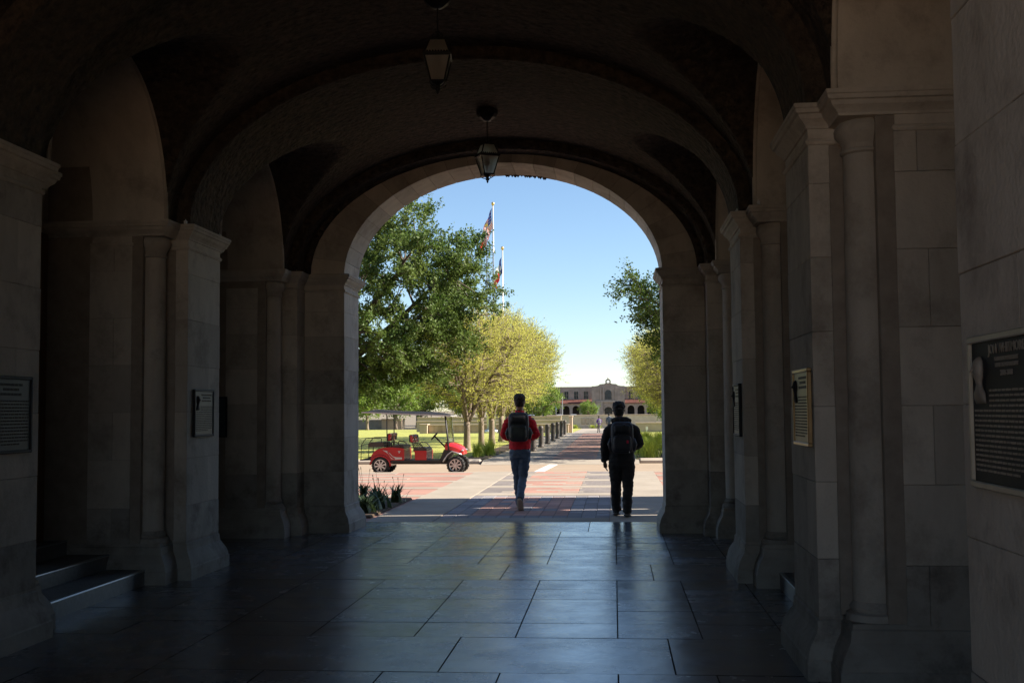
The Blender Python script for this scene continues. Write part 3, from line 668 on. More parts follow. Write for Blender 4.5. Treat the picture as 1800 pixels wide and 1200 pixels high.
# ================================================================== FAR BUILDING
FBK = brickmat('far_brick', (.34, .245, .185), (.40, .295, .23), (.36, .29, .23), .6, .2); FST = M('far_stone', (.38, .32, .26), (.45, .38, .31), 1, .9)
TILE = M('clay_tile', (.12, .042, .032), (.18, .062, .045), 3, .8, stretch=(6, 1, 1)); FGL = M('far_glass', (.02, .025, .03), (.05, .055, .06), 2, .15); DARKIN = M('dark_interior', (.03, .027, .025), None, 2, .9)
YF = 300.0; Z0 = -1.1
FB_ = thing('college_building', 'two storey tan brick building with red tile arcade roof and gabled entrance', 'building', (CX, YF, Z0))
def archpoly(xc, hw_, z0, zs, n=10): return [(xc - hw_, z0), (xc - hw_, zs)] + [(xc - hw_ * cos(pi * k / n), zs + hw_ * sin(pi * k / n)) for k in range(1, n)] + [(xc + hw_, zs), (xc + hw_, z0)]
def wall_with(b, x0, x1, z0, z1, y0, y1, opens):     # opens: sorted (xa, xb, za, zb, arched)
    cur = x0
    for (xa, xb, za, zb, ar) in opens:
        b.box(cur, xa, y0, y1, z0, z1)
        if za > z0: b.box(xa, xb, y0, y1, z0, za)
        if ar:
            r = (xb - xa) / 2; n = 12
            for k in range(n):
                xs = [xa + (xb - xa) * (k + d) / n for d in (0, 1)]; zz = [zb + sqrt(max(0, r * r - (q - xa - r) ** 2)) for q in xs]
                b.add([(xs[0], y0, zz[0]), (xs[1], y0, zz[1]), (xs[1], y0, z1), (xs[0], y0, z1), (xs[0], y1, zz[0]), (xs[1], y1, zz[1]), (xs[1], y1, z1), (xs[0], y1, z1)], [(0, 1, 2, 3), (4, 5, 6, 7), (0, 1, 5, 4)])
        else: b.box(xa, xb, y0, y1, zb, z1)
        cur = xb
    b.box(cur, x1, y0, y1, z0, z1)
for s in (-1, 1):
    xa, xb = CX + s * 4.3, CX + s * 32.0; lo, hi = min(xa, xb), max(xa, xb)
    wins = sorted([CX + s * (5.9 + 2.6 * k) for k in range(10)]); ups = MB()
    wall_with(ups, lo, hi, 3.3, 7.3, YF + 3, YF + 3.5, [(x - .55, x + .55, 4.3, 6.3, False) for x in wins]); ups.build('upper_wall', FBK, FB_)
    MB().cbox(lo - .1, hi + .1, YF + 2.9, YF + 3.6, 7.3, 7.55, .03).build('cornice', FST, FB_)
    for x in wins:
        f_ = MB(); f_.box(x - .66, x - .55, YF + 2.94, YF + 3.2, 4.2, 6.42); f_.box(x + .55, x + .66, YF + 2.94, YF + 3.2, 4.2, 6.42); f_.box(x - .55, x + .55, YF + 2.94, YF + 3.2, 6.3, 6.42); f_.box(x - .55, x + .55, YF + 2.92, YF + 3.2, 4.2, 4.3)
        fo = f_.build('window_frame', FST, FB_); MB().box(x - .55, x + .55, YF + 3.2, YF + 3.25, 4.3, 6.3).build('pane', FGL, fo)
        bb = MB(); bb.box(x - .03, x + .03, YF + 3.15, YF + 3.199, 4.3, 6.3); bb.box(x - .55, x + .55, YF + 3.15, YF + 3.198, 5.27, 5.33); bb.build('glazing_bar', FST, fo)
    ar = MB(); wall_with(ar, lo, hi, Z0, 3.1, YF, YF + .6, [(x - .92, x + .92, Z0, 1.6, True) for x in sorted([CX + s * (5.9 + 2.6 * k) for k in range(10)])]); ar.build('arcade_wall', FBK, FB_)
    MB().box(lo, hi, YF + 3.2, YF + 3.4, Z0, 3.3).build('arcade_back_wall', DARKIN, FB_)
    tr = MB(); tr.add([(lo, YF - .5, 3.15), (hi, YF - .5, 3.15), (hi, YF + 3.0, 4.15), (lo, YF + 3.0, 4.15), (lo, YF - .5, 3.05), (hi, YF - .5, 3.05), (hi, YF + 3.0, 4.05), (lo, YF + 3.0, 4.05)], [(0, 1, 2, 3), (7, 6, 5, 4), (0, 4, 5, 1)])
    for k in range(90):
        x = lo + (hi - lo) * (k + .5) / 90; tr.tube([(x, YF - .52, 3.17), (x, YF + 3.0, 4.17)], .08, 5)
    tr.build('tile_roof', TILE, FB_)
    MB().box(lo, hi, YF + 3.5, YF + 14, Z0, 7.2).build('rear_mass', FBK, FB_)
tw = MB(); wall_with(tw, CX - 4.3, CX + 4.3, Z0, 7.6, YF - .8, YF + 1, [(CX - 1.15, CX + 1.15, Z0, 1.0, True)]); tw.build('entrance_wall', FBK, FB_)
MB().prism_y([(CX - 3.4, 7.6), (CX - 2.6, 7.75), (CX - 2.1, 8.1), (CX - .9, 8.2), (CX + .9, 8.2), (CX + 2.1, 8.1), (CX + 2.6, 7.75), (CX + 3.4, 7.6)], YF - .8, YF + .4).build('gable', FBK, FB_)
ring = MB(); ring.rings([[(CX + r * cos(2 * pi * k / 24), y, 8.75 + r * sin(2 * pi * k / 24)) for k in range(24)] for r, y in ((.36, YF - .9), (.72, YF - .9), (.72, YF), (.36, YF), (.36, YF - .9))], False); ring.build('bell_ring', FST, FB_)
MB().prism_y([(CX - .95, 8.2), (CX - .7, 8.4), (CX + .7, 8.4), (CX + .95, 8.2)], YF - .95, YF).build('ring_base', FST, FB_); MB().lathe([(.12, 9.4), (.2, 9.55), (.05, 9.9)], 8, (CX, YF - .45)).build('finial', FST, FB_)
MB().box(CX - 1.1, CX + 1.1, YF + .9, YF + 1.0, Z0, 2.2).build('entrance_door', FGL, FB_)
MB().prism_y(archpoly(CX, .85, 4.1, 5.75), YF - .86, YF - .81).build('arched_window', FGL, FB_)
for s in (-1, 1):
    MB().cbox(CX + s * 1.5, CX + s * 1.85, YF - 1.1, YF - .7, Z0, 3.4).build('entrance_pilaster', FST, FB_); MB().cbox(CX + s * 1.9, CX + s * 3.1, YF - .95, YF - .79, Z0, 3.3).build('entrance_panel', FST, FB_)
    for k in range(2): MB().cbox(CX + s * (1.15 + .75 * k), CX + s * (1.35 + .75 * k), YF - 1.0, YF - .78, 4.0, 7.2).build('upper_pilaster', FST, FB_)
MB().cbox(CX - 3.2, CX + 3.2, YF - 1.15, YF - .78, 3.4, 3.75).build('entrance_cornice', FST, FB_)
MB().box(CX - 4.2, CX + 4.2, YF + 1, YF + 14, Z0, 7.6).build('entrance_mass', FBK, FB_) if False else None
sg = thing('street_lamp', 'slim street lamp before the arcade of the far building', 'lamp', (-12.6, 280, Z0)); MB().tube([(-12.6, 280, Z0), (-12.6, 280, 4.2)], [.07, .05], 6).build('lamp_post', POLE, sg); MB().lathe([(.1, 4.2), (.22, 4.4), (.2, 4.65), (.05, 4.75)], 10, (-12.6, 280)).build('lamp_globe', FW_, sg)
for x, lb in ((-18.9, 'pale blue sign on a pole left of the far arcade arches'), (-14.0, 'pale blue sign on a pole in front of the third far arch'), (-3.9, 'pale blue sign on a pole beside the far entrance')):
    t = thing('parking_sign', lb, 'sign', (x, 276, Z0)); MB().tube([(x, 276, Z0), (x, 276, 2.3)], .04, 6).build('sign_post', POLE, t); MB().cbox(x - .22, x + .22, 275.9, 275.95, 1.5, 2.3).build('sign_plate', M('sign_blue', (.4, .52, .65), None, 3, .5), t)
def car(x, col, lb):
    t = thing('parked_car', lb, 'car', (x, 270, Z0), 'cars parked before the far building')
    pm_ = M('car_' + col[0], col[1], None, 4, .3); z = Z0
    MB().sweep([(x - .9, 269), (x + .9, 269), (x + .9, 273), (x - .9, 273)], [(0, z + .3), (.02, z + .5), (0, z + .8), (-.08, z + .95)]).build('body', pm_, t, True, angle=40)
    MB().sweep([(x - .82, 270.2), (x + .82, 270.2), (x + .82, 272.7), (x - .82, 272.7)], [(0, z + .94), (-.14, z + 1.35)]).build('cabin_glass', FGL, t); MB().sweep([(x - .7, 270.45), (x + .7, 270.45), (x + .7, 272.5), (x - .7, 272.5)], [(.02, z + 1.34), (.0, z + 1.44), (-.2, z + 1.5)]).build('car_roof', pm_, t)
    for sx in (-1, 1):
        for y in (269.8, 272.2): MB().tube([(x + sx * .92, y, z + .32), (x + sx * .7, y, z + .32)], .32, 12).build('wheel', FK, t)
        MB().cbox(x + sx * .6 - .15, x + sx * .6 + .15, 268.95, 269.03, z + .58, z + .72).build('headlight', FW_, t)
for x, c_, lb in ((-22.6, ('white', (.6, .6, .6)), 'white car parked at the far left of the building front'), (-19.7, ('pale_blue', (.35, .42, .5)), 'pale blue car parked before the first visible arch'), (-12.9, ('silver', (.5, .52, .55)), 'silver car parked by the slim street lamp'), (-9.6, ('light_grey', (.45, .5, .55)), 'light grey car parked in front of the round green tree')): car(x, c_, lb)
b = MB(); b.cbox(3.0, 3.2, 110.0, 110.05, -.42, -.12); b.cbox(3.06, 3.14, 110.01, 110.04, -.62, -.42); tag(b.build('lawn_sign', WHITE), 'small white sign on the lawn before the right brick wall', 'sign')
# ================================================================== GOLF CART
RED = M('cart_red', (.42, .012, .015), (.48, .018, .02), 2, .22, spec=.6); BLK = M('black_plastic', (.015, .015, .016), (.025, .025, .026), 5, .5); VINYL = M('brown_vinyl', (.045, .032, .028), (.06, .045, .04), 6, .5)
SIL = M('silver_trim', (.55, .55, .56), None, 5, .3, metal=.5); RUB = M('tyre_rubber', (.02, .02, .02), (.035, .034, .033), 10, .85); CHR = M('wheel_chrome', (.55, .55, .57), None, 5, .18, metal=1.0)
ROOFM = M('cart_roof_dark', (.016, .018, .024), (.026, .028, .036), 3, .8, spec=.1)
KC = .00186
def cx(x): return (x - 405) * KC
def cz(y): return (1040 - y) * KC + .063
cart = thing('golf_cart', 'red four seat golf cart with dark roof parked across the road', 'golf cart')
CW = 1.16
def side(pts): return [(cx(x), cz(y)) for x, y in pts]
def ctube(name, pts, r, ys, m, par=None, n=8):
    for y in ys: MB().tube([(cx(px_), y + dy, cz(py_)) for (px_, py_, dy) in [(p + (0,))[:3] for p in pts]], r, n).build(name, m, par or cart, True)
def panel(name, pts, y0, y1, m, par=None, ch=0): return MB().prism_y(side(pts), y0, y1).build(name, m, par or cart)
# roof: a shallow crowned shell with pale rim
top = [(150, 172), (235, 152), (360, 145), (520, 158), (700, 172), (900, 178), (1100, 184), (1280, 202), (1432, 232)]
rim = [(135, 188), (235, 190), (360, 196), (520, 205), (700, 213), (900, 221), (1100, 228), (1280, 236), (1440, 246)]
R = []
for (a, c) in zip(top, rim):
    x = cx((a[0] + c[0]) / 2); zt, zb = cz(a[1]), cz(c[1]) + .016
    R.append([(x, -.04, zb), (x, .03, zb + (zt - zb) * .55), (x, .25, zt), (x, .58, zt + .015), (x, .91, zt), (x, 1.13, zb + (zt - zb) * .55), (x, 1.20, zb), (x, .58, zb)])
MB().rings(R).build('roof', ROOFM, cart, True, angle=40)
R = [[(cx(c[0]), y, cz(c[1]) + d) for (y, d) in ((-.055, -.004), (-.055, .028), (1.215, .028), (1.215, -.004))] for c in rim]
MB().rings(R).build('roof_rim', SIL, cart)
ctube('roof_post', [(495, 205), (497, 450), (500, 690)], .014, (.08, CW - .08), BLK); ctube('roof_post', [(1352, 240), (1385, 560), (1402, 745)], .024, (.06, CW - .06), BLK)
ws = MB(); ws.add([(cx(1368), .09, cz(250)), (cx(1368), CW - .09, cz(250)), (cx(1405), CW - .09, cz(640)), (cx(1405), .09, cz(640)), (cx(1371), .09, cz(250)), (cx(1371), CW - .09, cz(250)), (cx(1408), CW - .09, cz(640)), (cx(1408), .09, cz(640))], [(0, 1, 2, 3), (7, 6, 5, 4), (0, 3, 7, 4), (1, 5, 6, 2), (0, 4, 5, 1), (3, 2, 6, 7)])
gm = bpy.data.materials.new('windscreen_glass'); gm.use_nodes = True; gb = gm.node_tree.nodes['Principled BSDF']; gb.inputs['Transmission Weight'].default_value = 1; gb.inputs['Roughness'].default_value = .03; gb.inputs['Base Color'].default_value = (.72, .78, .78, 1); gb.inputs['IOR'].default_value = 1.25
ws.build('windscreen', gm, cart)
# rear body with wheel arch
arch = [(405 + 150 * cos(radians(a)), 955 - 150 * sin(radians(a))) for a in (0, 20, 40, 60, 80, 100, 120, 140, 160, 172)]
body = [(262, 850), (275, 800), (300, 760), (345, 722), (430, 692), (555, 684), (700, 695), (745, 702), (752, 740), (752, 872), (560, 874)] + arch
bd = panel('rear_body', body, .03, CW - .03, RED)
lip = MB().tube([(cx(x), .012, cz(y)) for x, y in arch], .026, 8); lip.build('fender_lip', RED, bd, True)
MB().tube([(cx(x), CW - .012, cz(y)) for x, y in arch], .026, 8).build('fender_lip', RED, bd, True)
panel('bumper', [(232, 820), (300, 820), (300, 862), (232, 862)], .1, CW - .1, BLK)
panel('stripe', [(440, 726), (500, 735), (545, 770), (590, 815), (640, 828), (722, 830), (722, 858), (615, 862), (565, 850), (530, 790), (490, 755)], .021, .031, SIL, bd)
panel('stripe_line', [(500, 745), (520, 752), (575, 815), (625, 845), (610, 862), (560, 830)], .018, .0215, RED, bd)
em = MB(); 
for pts in ([(662, 738), (700, 738), (698, 750), (687, 748), (686, 772), (676, 772), (675, 748), (664, 750)],): em.prism_y(side(pts), .024, .031)
em.prism_y(side([(668, 752), (694, 752), (692, 758), (670, 758)]), .022, .0245); em.build('door_emblem', SIL, bd)
# seats
def seat(x0, x1, yt, yb, name='seat_cushion'):
    pts = side([(x0, yb), (x0 + 4, yt + 18), (x0 + 22, yt), (x1 - 26, yt), (x1, yt + 16), (x1 + 4, yb)])
    return MB().prism_y(pts, .06, CW - .06).build(name, VINYL, cart)
seat(560, 745, 655, 700); seat(880, 1066, 690, 736); seat(222, 455, 615, 684)
panel('seat_box', [(886, 736), (1078, 736), (1080, 756), (1076, 872), (912, 872), (905, 760)], .04, CW - .04, RED)
for (x, y0_, y1_, lean) in ((525, 485, 590, -14), (850, 508, 622, 20)):
    for yy0 in (.08, .60):
        R = []
        for t in (0, .12, .5, .88, 1):
            y = y1_ + (y0_ - y1_) * t; ins = .05 if t in (0, 1) else 0.0; xx = cx(x - lean * (t - .5)); dd = .035 if t in (0, 1) else .05
            R.append([(xx - dd, yy0 + .02 + ins, cz(y)), (xx - dd, yy0 + .46 - ins, cz(y)), (xx + dd * .6, yy0 + .48 - ins, cz(y)), (xx + dd, yy0 + .40 - ins, cz(y)), (xx + dd, yy0 + .08 + ins, cz(y)), (xx + dd * .6, yy0 + ins, cz(y))])
        bk = MB().rings(R).build('seat_back', RED, cart, True, angle=50)
        MB().cbox(cx(x) + .028, cx(x) + .062, yy0 + .17, yy0 + .31, cz(y1_ - 8), cz(y0_ + 8), .012).build('dark_inset', BLK, bk); MB().cbox(cx(x) - .058, cx(x) - .012, yy0 + .005, yy0 + .475, cz(y1_ - 6), cz(y0_ + 6), .015).build('back_shell', BLK, bk)
        ctube('seat_back_post', [(x - 6, y0_ + 20), (x - 12 + lean, y1_ + 30), (x + lean * 2.2 + 10, 720)], .010, (yy0 + .12, yy0 + .36), BLK)
ctube('arm_rest', [(560, 692), (562, 625), (575, 608), (640, 612), (682, 645), (722, 706)], .014, (.05, CW - .05), BLK); ctube('arm_rest', [(890, 702), (884, 650), (905, 628), (960, 630), (1000, 650), (1048, 712)], .014, (.05, CW - .05), BLK)
ctube('rear_rail', [(112, 862), (118, 660), (128, 630), (180, 565), (200, 553), (395, 550), (412, 565), (418, 690)], .011, (.10, CW - .10), BLK)
MB().tube([(cx(120), .10, cz(655)), (cx(120), CW - .1, cz(655))], .010, 8).build('rear_cross_bar', BLK, cart, True)
ctube('seat_leg', [(282, 684), (278, 760)], .012, (.2, CW - .2), BLK)
panel('foot_plate', [(100, 858), (255, 856), (255, 872), (100, 874)], .08, CW - .08, ROOFM); panel('floor_sill', [(552, 876), (1290, 872), (1292, 902), (552, 904)], .03, CW - .03, BLK)
panel('chassis', [(420, 880), (1480, 880), (1480, 930), (420, 930)], .34, CW - .34, BLK)
# front cowl
R = []
sec = [(1345, 622, 722), (1400, 628, 735), (1460, 642, 745), (1520, 664, 765), (1568, 692, 788), (1596, 735, 800), (1606, 768, 796)]
for (x, yt, yb) in sec:
    zt, zb = cz(yt), cz(yb); nar = .05 + .16 * ((x - 1345) / 261.) ** 2
    R.append([(cx(x), nar, zb), (cx(x), nar - .01, zb + (zt - zb) * .6), (cx(x), nar + .10, zt), (cx(x), CW - nar - .10, zt), (cx(x), CW - nar + .01, zb + (zt - zb) * .6), (cx(x), CW - nar, zb)])
hood = MB().rings(R).build('front_cowl', RED, cart, True, angle=35)
for y in (.2, CW - .2): MB().lathe([(.005, 0), (.045, .005), (.05, .02), (.02, .045)], 12).build('headlight', SIL, hood).location = (cx(1588), y, cz(748))
panel('front_black_panel', [(1262, 884), (1300, 800), (1330, 722), (1455, 738), (1400, 800), (1372, 840), (1322, 896)], .05, CW - .05, BLK)
for y in (.03, CW - .03): MB().tube([(cx(x), y, cz(yv)) for x, yv in ((1318, 898), (1345, 850), (1385, 795), (1450, 748), (1520, 770), (1590, 792))], .016, 8).build('fender_trim', SIL, cart, True)
MB().tube([(cx(1172), .36, cz(535)), (cx(1250), .36, cz(612)), (cx(1335), .36, cz(700))], .022, 8).build('steering_column', BLK, cart, True)
sw = MB(); cs = Vector((cx(1168), .36, cz(532))); ax1 = Vector((.66, 0, .75)).normalized(); ax2 = Vector((0, 1, 0))
sw.tube([cs + (ax1 * cos(2 * pi * k / 20) + ax2 * sin(2 * pi * k / 20)) * .125 * (1 if 1 else 0) for k in range(21)], .014, 6); sw.tube([cs - ax1 * .12, cs + ax1 * .12], .01, 6); sw.tube([cs - ax2 * .12, cs + ax2 * .12], .01, 6); sw.build('steering_wheel', BLK, cart, True)
def wheel(x, y, out):
    c = (cx(x), y, .236); Rr = .236
    def ringp(r, yy): return [(c[0] + r * cos(2 * pi * k / 36), yy, c[2] + r * sin(2 * pi * k / 36)) for k in range(36)]
    wd = .19; ys = [y + out * d for d in (.0, .012, .05, wd - .05, wd - .012, wd)]
    ty = MB().rings([ringp(.165, ys[0]), ringp(.205, ys[0]), ringp(.228, ys[1]), ringp(.236, ys[2]), ringp(.236, ys[3]), ringp(.228, ys[4]), ringp(.205, ys[5]), ringp(.165, ys[5]), ringp(.165, ys[0])], False).build('wheel', RUB, cart, True, angle=40)
    tr = MB()
    for k in range(18):
        a = 2 * pi * k / 18
        for q in (0, 1):
            aa = a + q * .17; p = [(c[0] + r * cos(aa + d), y + out * (yv + q * .095), c[2] + r * sin(aa + d)) for r in (.228, .244) for d in (-.06, .06) for yv in (.004, .09)]
            tr.add(p, [(0, 1, 3, 2), (4, 6, 7, 5), (0, 4, 5, 1), (2, 3, 7, 6), (0, 2, 6, 4), (1, 5, 7, 3)])
    tr.build('tread_block', RUB, ty)
    rm = MB().rings([ringp(.166, y + out * .004), ringp(.150, y + out * .006), ringp(.140, y + out * .03), ringp(.138, y + out * .15)], False)
    for k in range(8):
        a = 2 * pi * k / 8 + .2; d = Vector((cos(a), 0, sin(a))); e = Vector((-sin(a), 0, cos(a))); o_ = Vector((c[0], 0, c[2])); vs = []
        for yy in (y + out * .012, y + out * .05):
            for (r, ww) in ((.03, .016), (.155, .024)):
                for sg_ in (-1, 1): q = o_ + d * r + e * ww * sg_; vs.append((q.x, yy, q.z))
        rm.add(vs, [(0, 1, 3, 2), (4, 6, 7, 5), (0, 4, 5, 1), (2, 3, 7, 6), (0, 2, 6, 4), (1, 5, 7, 3)])
    rm.rings([ringp(.04, y + out * .0), ringp(.045, y + out * .05)]); rm.build('rim', CHR, ty)
    MB().rings([ringp(.138, y + out * .10), ringp(.139, y + out * .12)]).build('brake_disc', BLK, ty)
for x in (405, 1500):
    wheel(x, .0, 1); wheel(x, CW, -1); MB().tube([(cx(x), .1, .236), (cx(x), CW - .1, .236)], .03, 8).build('axle', BLK, cart)
cart.location = (-6.275, 30.25, -.10)

# ================================================================== PEOPLE
TMP = bpy.data.scenes.new('tmp')
def eval_mesh(o):
    TMP.collection.objects.link(o)
    with bpy.context.temp_override(scene=TMP, view_layer=TMP.view_layers[0]): dg = bpy.context.evaluated_depsgraph_get()
    me = bpy.data.meshes.new_from_object(o.evaluated_get(dg)); bpy.data.objects.remove(o); return me
def remesh(mb, name, voxel, mat, parent, it=4):
    me = bpy.data.meshes.new('tmp'); me.from_pydata(mb.v, [], mb.f); bm = bmesh.new(); bm.from_mesh(me); bmesh.ops.recalc_face_normals(bm, faces=bm.faces); bm.to_mesh(me); bm.free()
    o = bpy.data.objects.new('tmp', me)
    r = o.modifiers.new('r', 'REMESH'); r.mode = 'VOXEL'; r.voxel_size = voxel; r.use_smooth_shade = True
    s = o.modifiers.new('s', 'SMOOTH'); s.iterations = it; s.factor = .5
    ev = eval_mesh(o); bpy.data.meshes.remove(me)
    ev.name = name; ev.materials.clear(); ev.materials.append(mat); ev.polygons.foreach_set('use_smooth', [True] * len(ev.polygons)); return link(name, ev, parent)
def ruffle(me, fn):
    n = len(me.vertices); co = np.empty(n * 3); no = np.empty(n * 3); me.vertices.foreach_get('co', co); me.vertices.foreach_get('normal', no)
    d = np.array([fn(Vector(p)) for p in co.reshape(-1, 3)]); co = co.reshape(-1, 3) + no.reshape(-1, 3) * d[:, None]
    me.vertices.foreach_set('co', co.ravel()); me.update()
def rings_z(mb, secs, n=20):     # secs: (x,y,z,rx,ry)
    return mb.rings([[(x + rx * cos(2 * pi * k / n), y + ry * sin(2 * pi * k / n), z) for k in range(n)] for x, y, z, rx, ry in secs])
def hand(mb, wr, tip, thumb_side, curl):
    wr, tip = Vector(wr), Vector(tip); d = (tip - wr).normalized(); s = Vector(thumb_side); s = (s - d * s.dot(d)).normalized(); n = d.cross(s)
    mb.tube([wr - d * .01, wr + d * .03, wr + d * .085], [.024, .032, .034], 10, flat=.62)
    for k, ln in enumerate((.072, .080, .074, .058)):
        b0 = wr + d * .08 + s * (.027 - .018 * k); m1 = b0 + d * ln * .5 + n * curl * .35 * ln; e = m1 + d * ln * .38 + n * curl * ln * .8
        mb.tube([b0, m1, e], [.0095, .009, .0075], 7)
    b0 = wr + d * .03 + s * .026; mb.tube([b0, b0 + s * .022 + d * .03, b0 + s * .026 + d * .06 + n * curl * .02], [.012, .0105, .009], 7)
SKIN = M('skin', (.34, .19, .13), (.40, .23, .16), 8, .5); SKIN_D = M('skin_deep', (.14, .08, .055), (.18, .105, .07), 8, .5)
def person(name_label, loc, J, C, pack, hat, seed=1, vox=.010, rz=0, sc=1.0, hair=True):
    P_ = thing('person', name_label, 'person')
    b = MB(); Hc = Vector(J['head'])
    # body: trunk, neck, head, arms with hands, legs, feet as one surface
    rings_z(b, [(0, 0, J['pel'] - .06, .12, .09), (0, 0, J['pel'] + .05, .15, .105), (0, 0, J['pel'] + .2, .135, .095), (0, .01, J['sh'] - .2, .155, .105), (0, 0, J['sh'] - .04, .17, .09), (0, 0, J['sh'] + .03, .09, .07), (Hc.x * .6, Hc.y * .4, J['sh'] + .07, .058, .06), (Hc.x, Hc.y - .01, Hc.z - .09, .055, .062)])
    rings_z(b, [(Hc.x, Hc.y + .03, Hc.z - .125, .03, .035), (Hc.x, Hc.y + .02, Hc.z - .105, .055, .07), (Hc.x, Hc.y + .005, Hc.z - .05, .076, .093), (Hc.x, Hc.y, Hc.z, .081, .10), (Hc.x, Hc.y - .005, Hc.z + .05, .078, .098), (Hc.x, Hc.y - .005, Hc.z + .09, .058, .075), (Hc.x, Hc.y, Hc.z + .112, .025, .03)])
    b.tube([Hc + Vector((0, .09, .02)), Hc + Vector((0, .118, -.03)), Hc + Vector((0, .10, -.045))], [.009, .016, .012], 8)
    for s in (-1, 1):
        b.tube([Hc + Vector((s * .072, -.005, -.035)), Hc + Vector((s * .084, -.012, -.005)), Hc + Vector((s * .08, -.016, .022))], [.011, .016, .010], 8, flat=.6)
        k = 'L' if s < 0 else 'R'; S, E_, W_, T_ = [Vector(q) for q in J['arm' + k]]
        b.tube([S, S.lerp(E_, .5), E_, E_.lerp(W_, .4), W_], [.05, .045, .037, .036, .026], 10); hand(b, W_, T_, J['th' + k], J['curl' + k])
        H_, K_, A_, O_ = [Vector(q) for q in J['leg' + k]]
        b.tube([H_, H_.lerp(K_, .5), K_, K_.lerp(A_, .35), A_], [.082, .07, .052, .052, .036], 12); b.tube([A_, A_.lerp(O_, .5) - Vector((0, 0, .02)), O_], [.036, .034, .028], 8)
    bo = remesh(b, 'body', vox, C['skin'], P_, 2)
    for s in (-1, 1): MB().lathe([(.002, -.008), (.009, -.004), (.009, .004), (.002, .008)], 8, (Hc.x + s * .03, Hc.y + .088)).build('eye', BLK, P_, True).location.z = Hc.z + .0
    MB().tube([Hc + Vector((-.022, .083, -.073)), Hc + Vector((0, .092, -.073)), Hc + Vector((.022, .083, -.073))], .005, 6).build('mouth', C['lip'], P_, True)
    # jacket
    w_ = C.get('bulk', 1.0); j = MB(); hem = C['hem']
    rings_z(j, [(0, 0, hem, .172 * w_, .132 * w_), (0, 0, hem + .03, .180 * w_, .14 * w_), (0, 0, hem + .15, .175 * w_, .135 * w_), (0, .01, J['sh'] - .22, .185 * w_, .14 * w_), (0, .01, J['sh'] - .09, .195 * w_, .13 * w_), (0, 0, J['sh'] - .02, .178 * w_, .105 * w_), (0, 0, J['sh'] + .012, .135 * w_, .095), (0, 0, J['sh'] + .035, .095, .085), (Hc.x * .5, .0, J['sh'] + .06, .075, .075), (Hc.x * .6, .0, J['sh'] + .095, .07, .072)])
    for s in (-1, 1):
        S, E_, W_, T_ = [Vector(q) for q in J['arm' + ('L' if s < 0 else 'R')]]
        pts = [S + Vector((-s * .05, 0, .0)), S.lerp(E_, .22), S.lerp(E_, .6), E_, E_.lerp(W_, .3), E_.lerp(W_, .7), W_ - (W_ - E_).normalized() * .012]
        j.tube(pts, [f * w_ for f in (.060, .063, .056, .052, .050, .046, .043)], 14)
    js = remesh(j, 'jacket', .011, C['jacket'], P_, 3)
    ruffle(js.data, lambda q: mnoise.noise(Vector((q.x * 9, q.y * 9, q.z * 5 + seed))) * .012 + mnoise.noise(Vector((q.x * 18, q.y * 18, q.z * 26))) * .010)
    if C.get('hood'):
        hd_ = MB(); hd_.tube([Vector((.12 * cos(a_), -.005 + .085 * sin(a_), J['sh'] + .045 + .02 * sin(a_) * -1)) for a_ in [pi * .95 + pi * 1.1 * k_ / 14 for k_ in range(15)]], [.018] + [.04] * 3 + [.048] * 7 + [.04] * 3 + [.018], 10)
        ruffle(remesh(hd_, 'hood', .010, C['jacket'], P_, 3).data, lambda q: mnoise.noise(q * 25) * .008)
    # trousers
    t = MB(); tw_ = C.get('leg', 1.0)
    rings_z(t, [(0, 0, J['pel'] - .13, .155 * tw_, .12 * tw_), (0, 0, J['pel'] - .05, .17 * tw_, .13 * tw_), (0, 0, J['pel'] + .06, .165, .125)])
    for k in 'LR':
        H_, K_, A_, O_ = [Vector(q) for q in J['leg' + k]]
        t.tube([H_ + Vector((0, 0, .02)), H_.lerp(K_, .3), H_.lerp(K_, .7), K_, K_.lerp(A_, .35), K_.lerp(A_, .75), A_ - Vector((0, 0, .025))], [f * tw_ for f in (.098, .097, .082, .072, .070, .064, .062)], 14)
    tr = remesh(t, 'trousers', .011, C['trousers'], P_, 2)
    ruffle(tr.data, lambda q: mnoise.noise(Vector((q.x * 8, q.y * 8, q.z * 14 + seed))) * .014 + mnoise.noise(Vector((q.x * 16, q.y * 16, q.z * 34))) * .010)
    for k in 'LR':
        H_, K_, A_, O_ = [Vector(q) for q in J['leg' + k]]; d = (O_ - A_ + Vector((0, 0, .05))); d.normalize()
        heel = A_ + Vector((0, 0, -.06)) - d * .05; sh = MB(); n_ = Vector((1, 0, 0)); u_ = n_.cross(d)
        for part, sec, mt in (('shoe', ((-.03, .03, .012, .05), (.0, .042, .0, .075), (.06, .046, .0, .085), (.13, .046, .0, .06), (.2, .048, .0, .045), (.25, .036, .004, .032), (.27, .012, .01, .02)), C['shoe']), ('sole', ((-.035, .03, -.022, .008), (.0, .046, -.026, .002), (.1, .046, -.024, .002), (.2, .052, -.024, .004), (.26, .038, -.018, .008), (.278, .012, -.01, .01)), C['sole'])):
            R = []
            for (a, wd, lo, hi) in sec:
                c_ = heel + d * a; R.append([c_ + n_ * wd * cos(2 * pi * q / 14) + u_ * ((lo + hi) / 2 + (hi - lo) / 2 * sin(2 * pi * q / 14)) for q in range(14)])
            MB().rings(R).build(part, mt, P_, True)
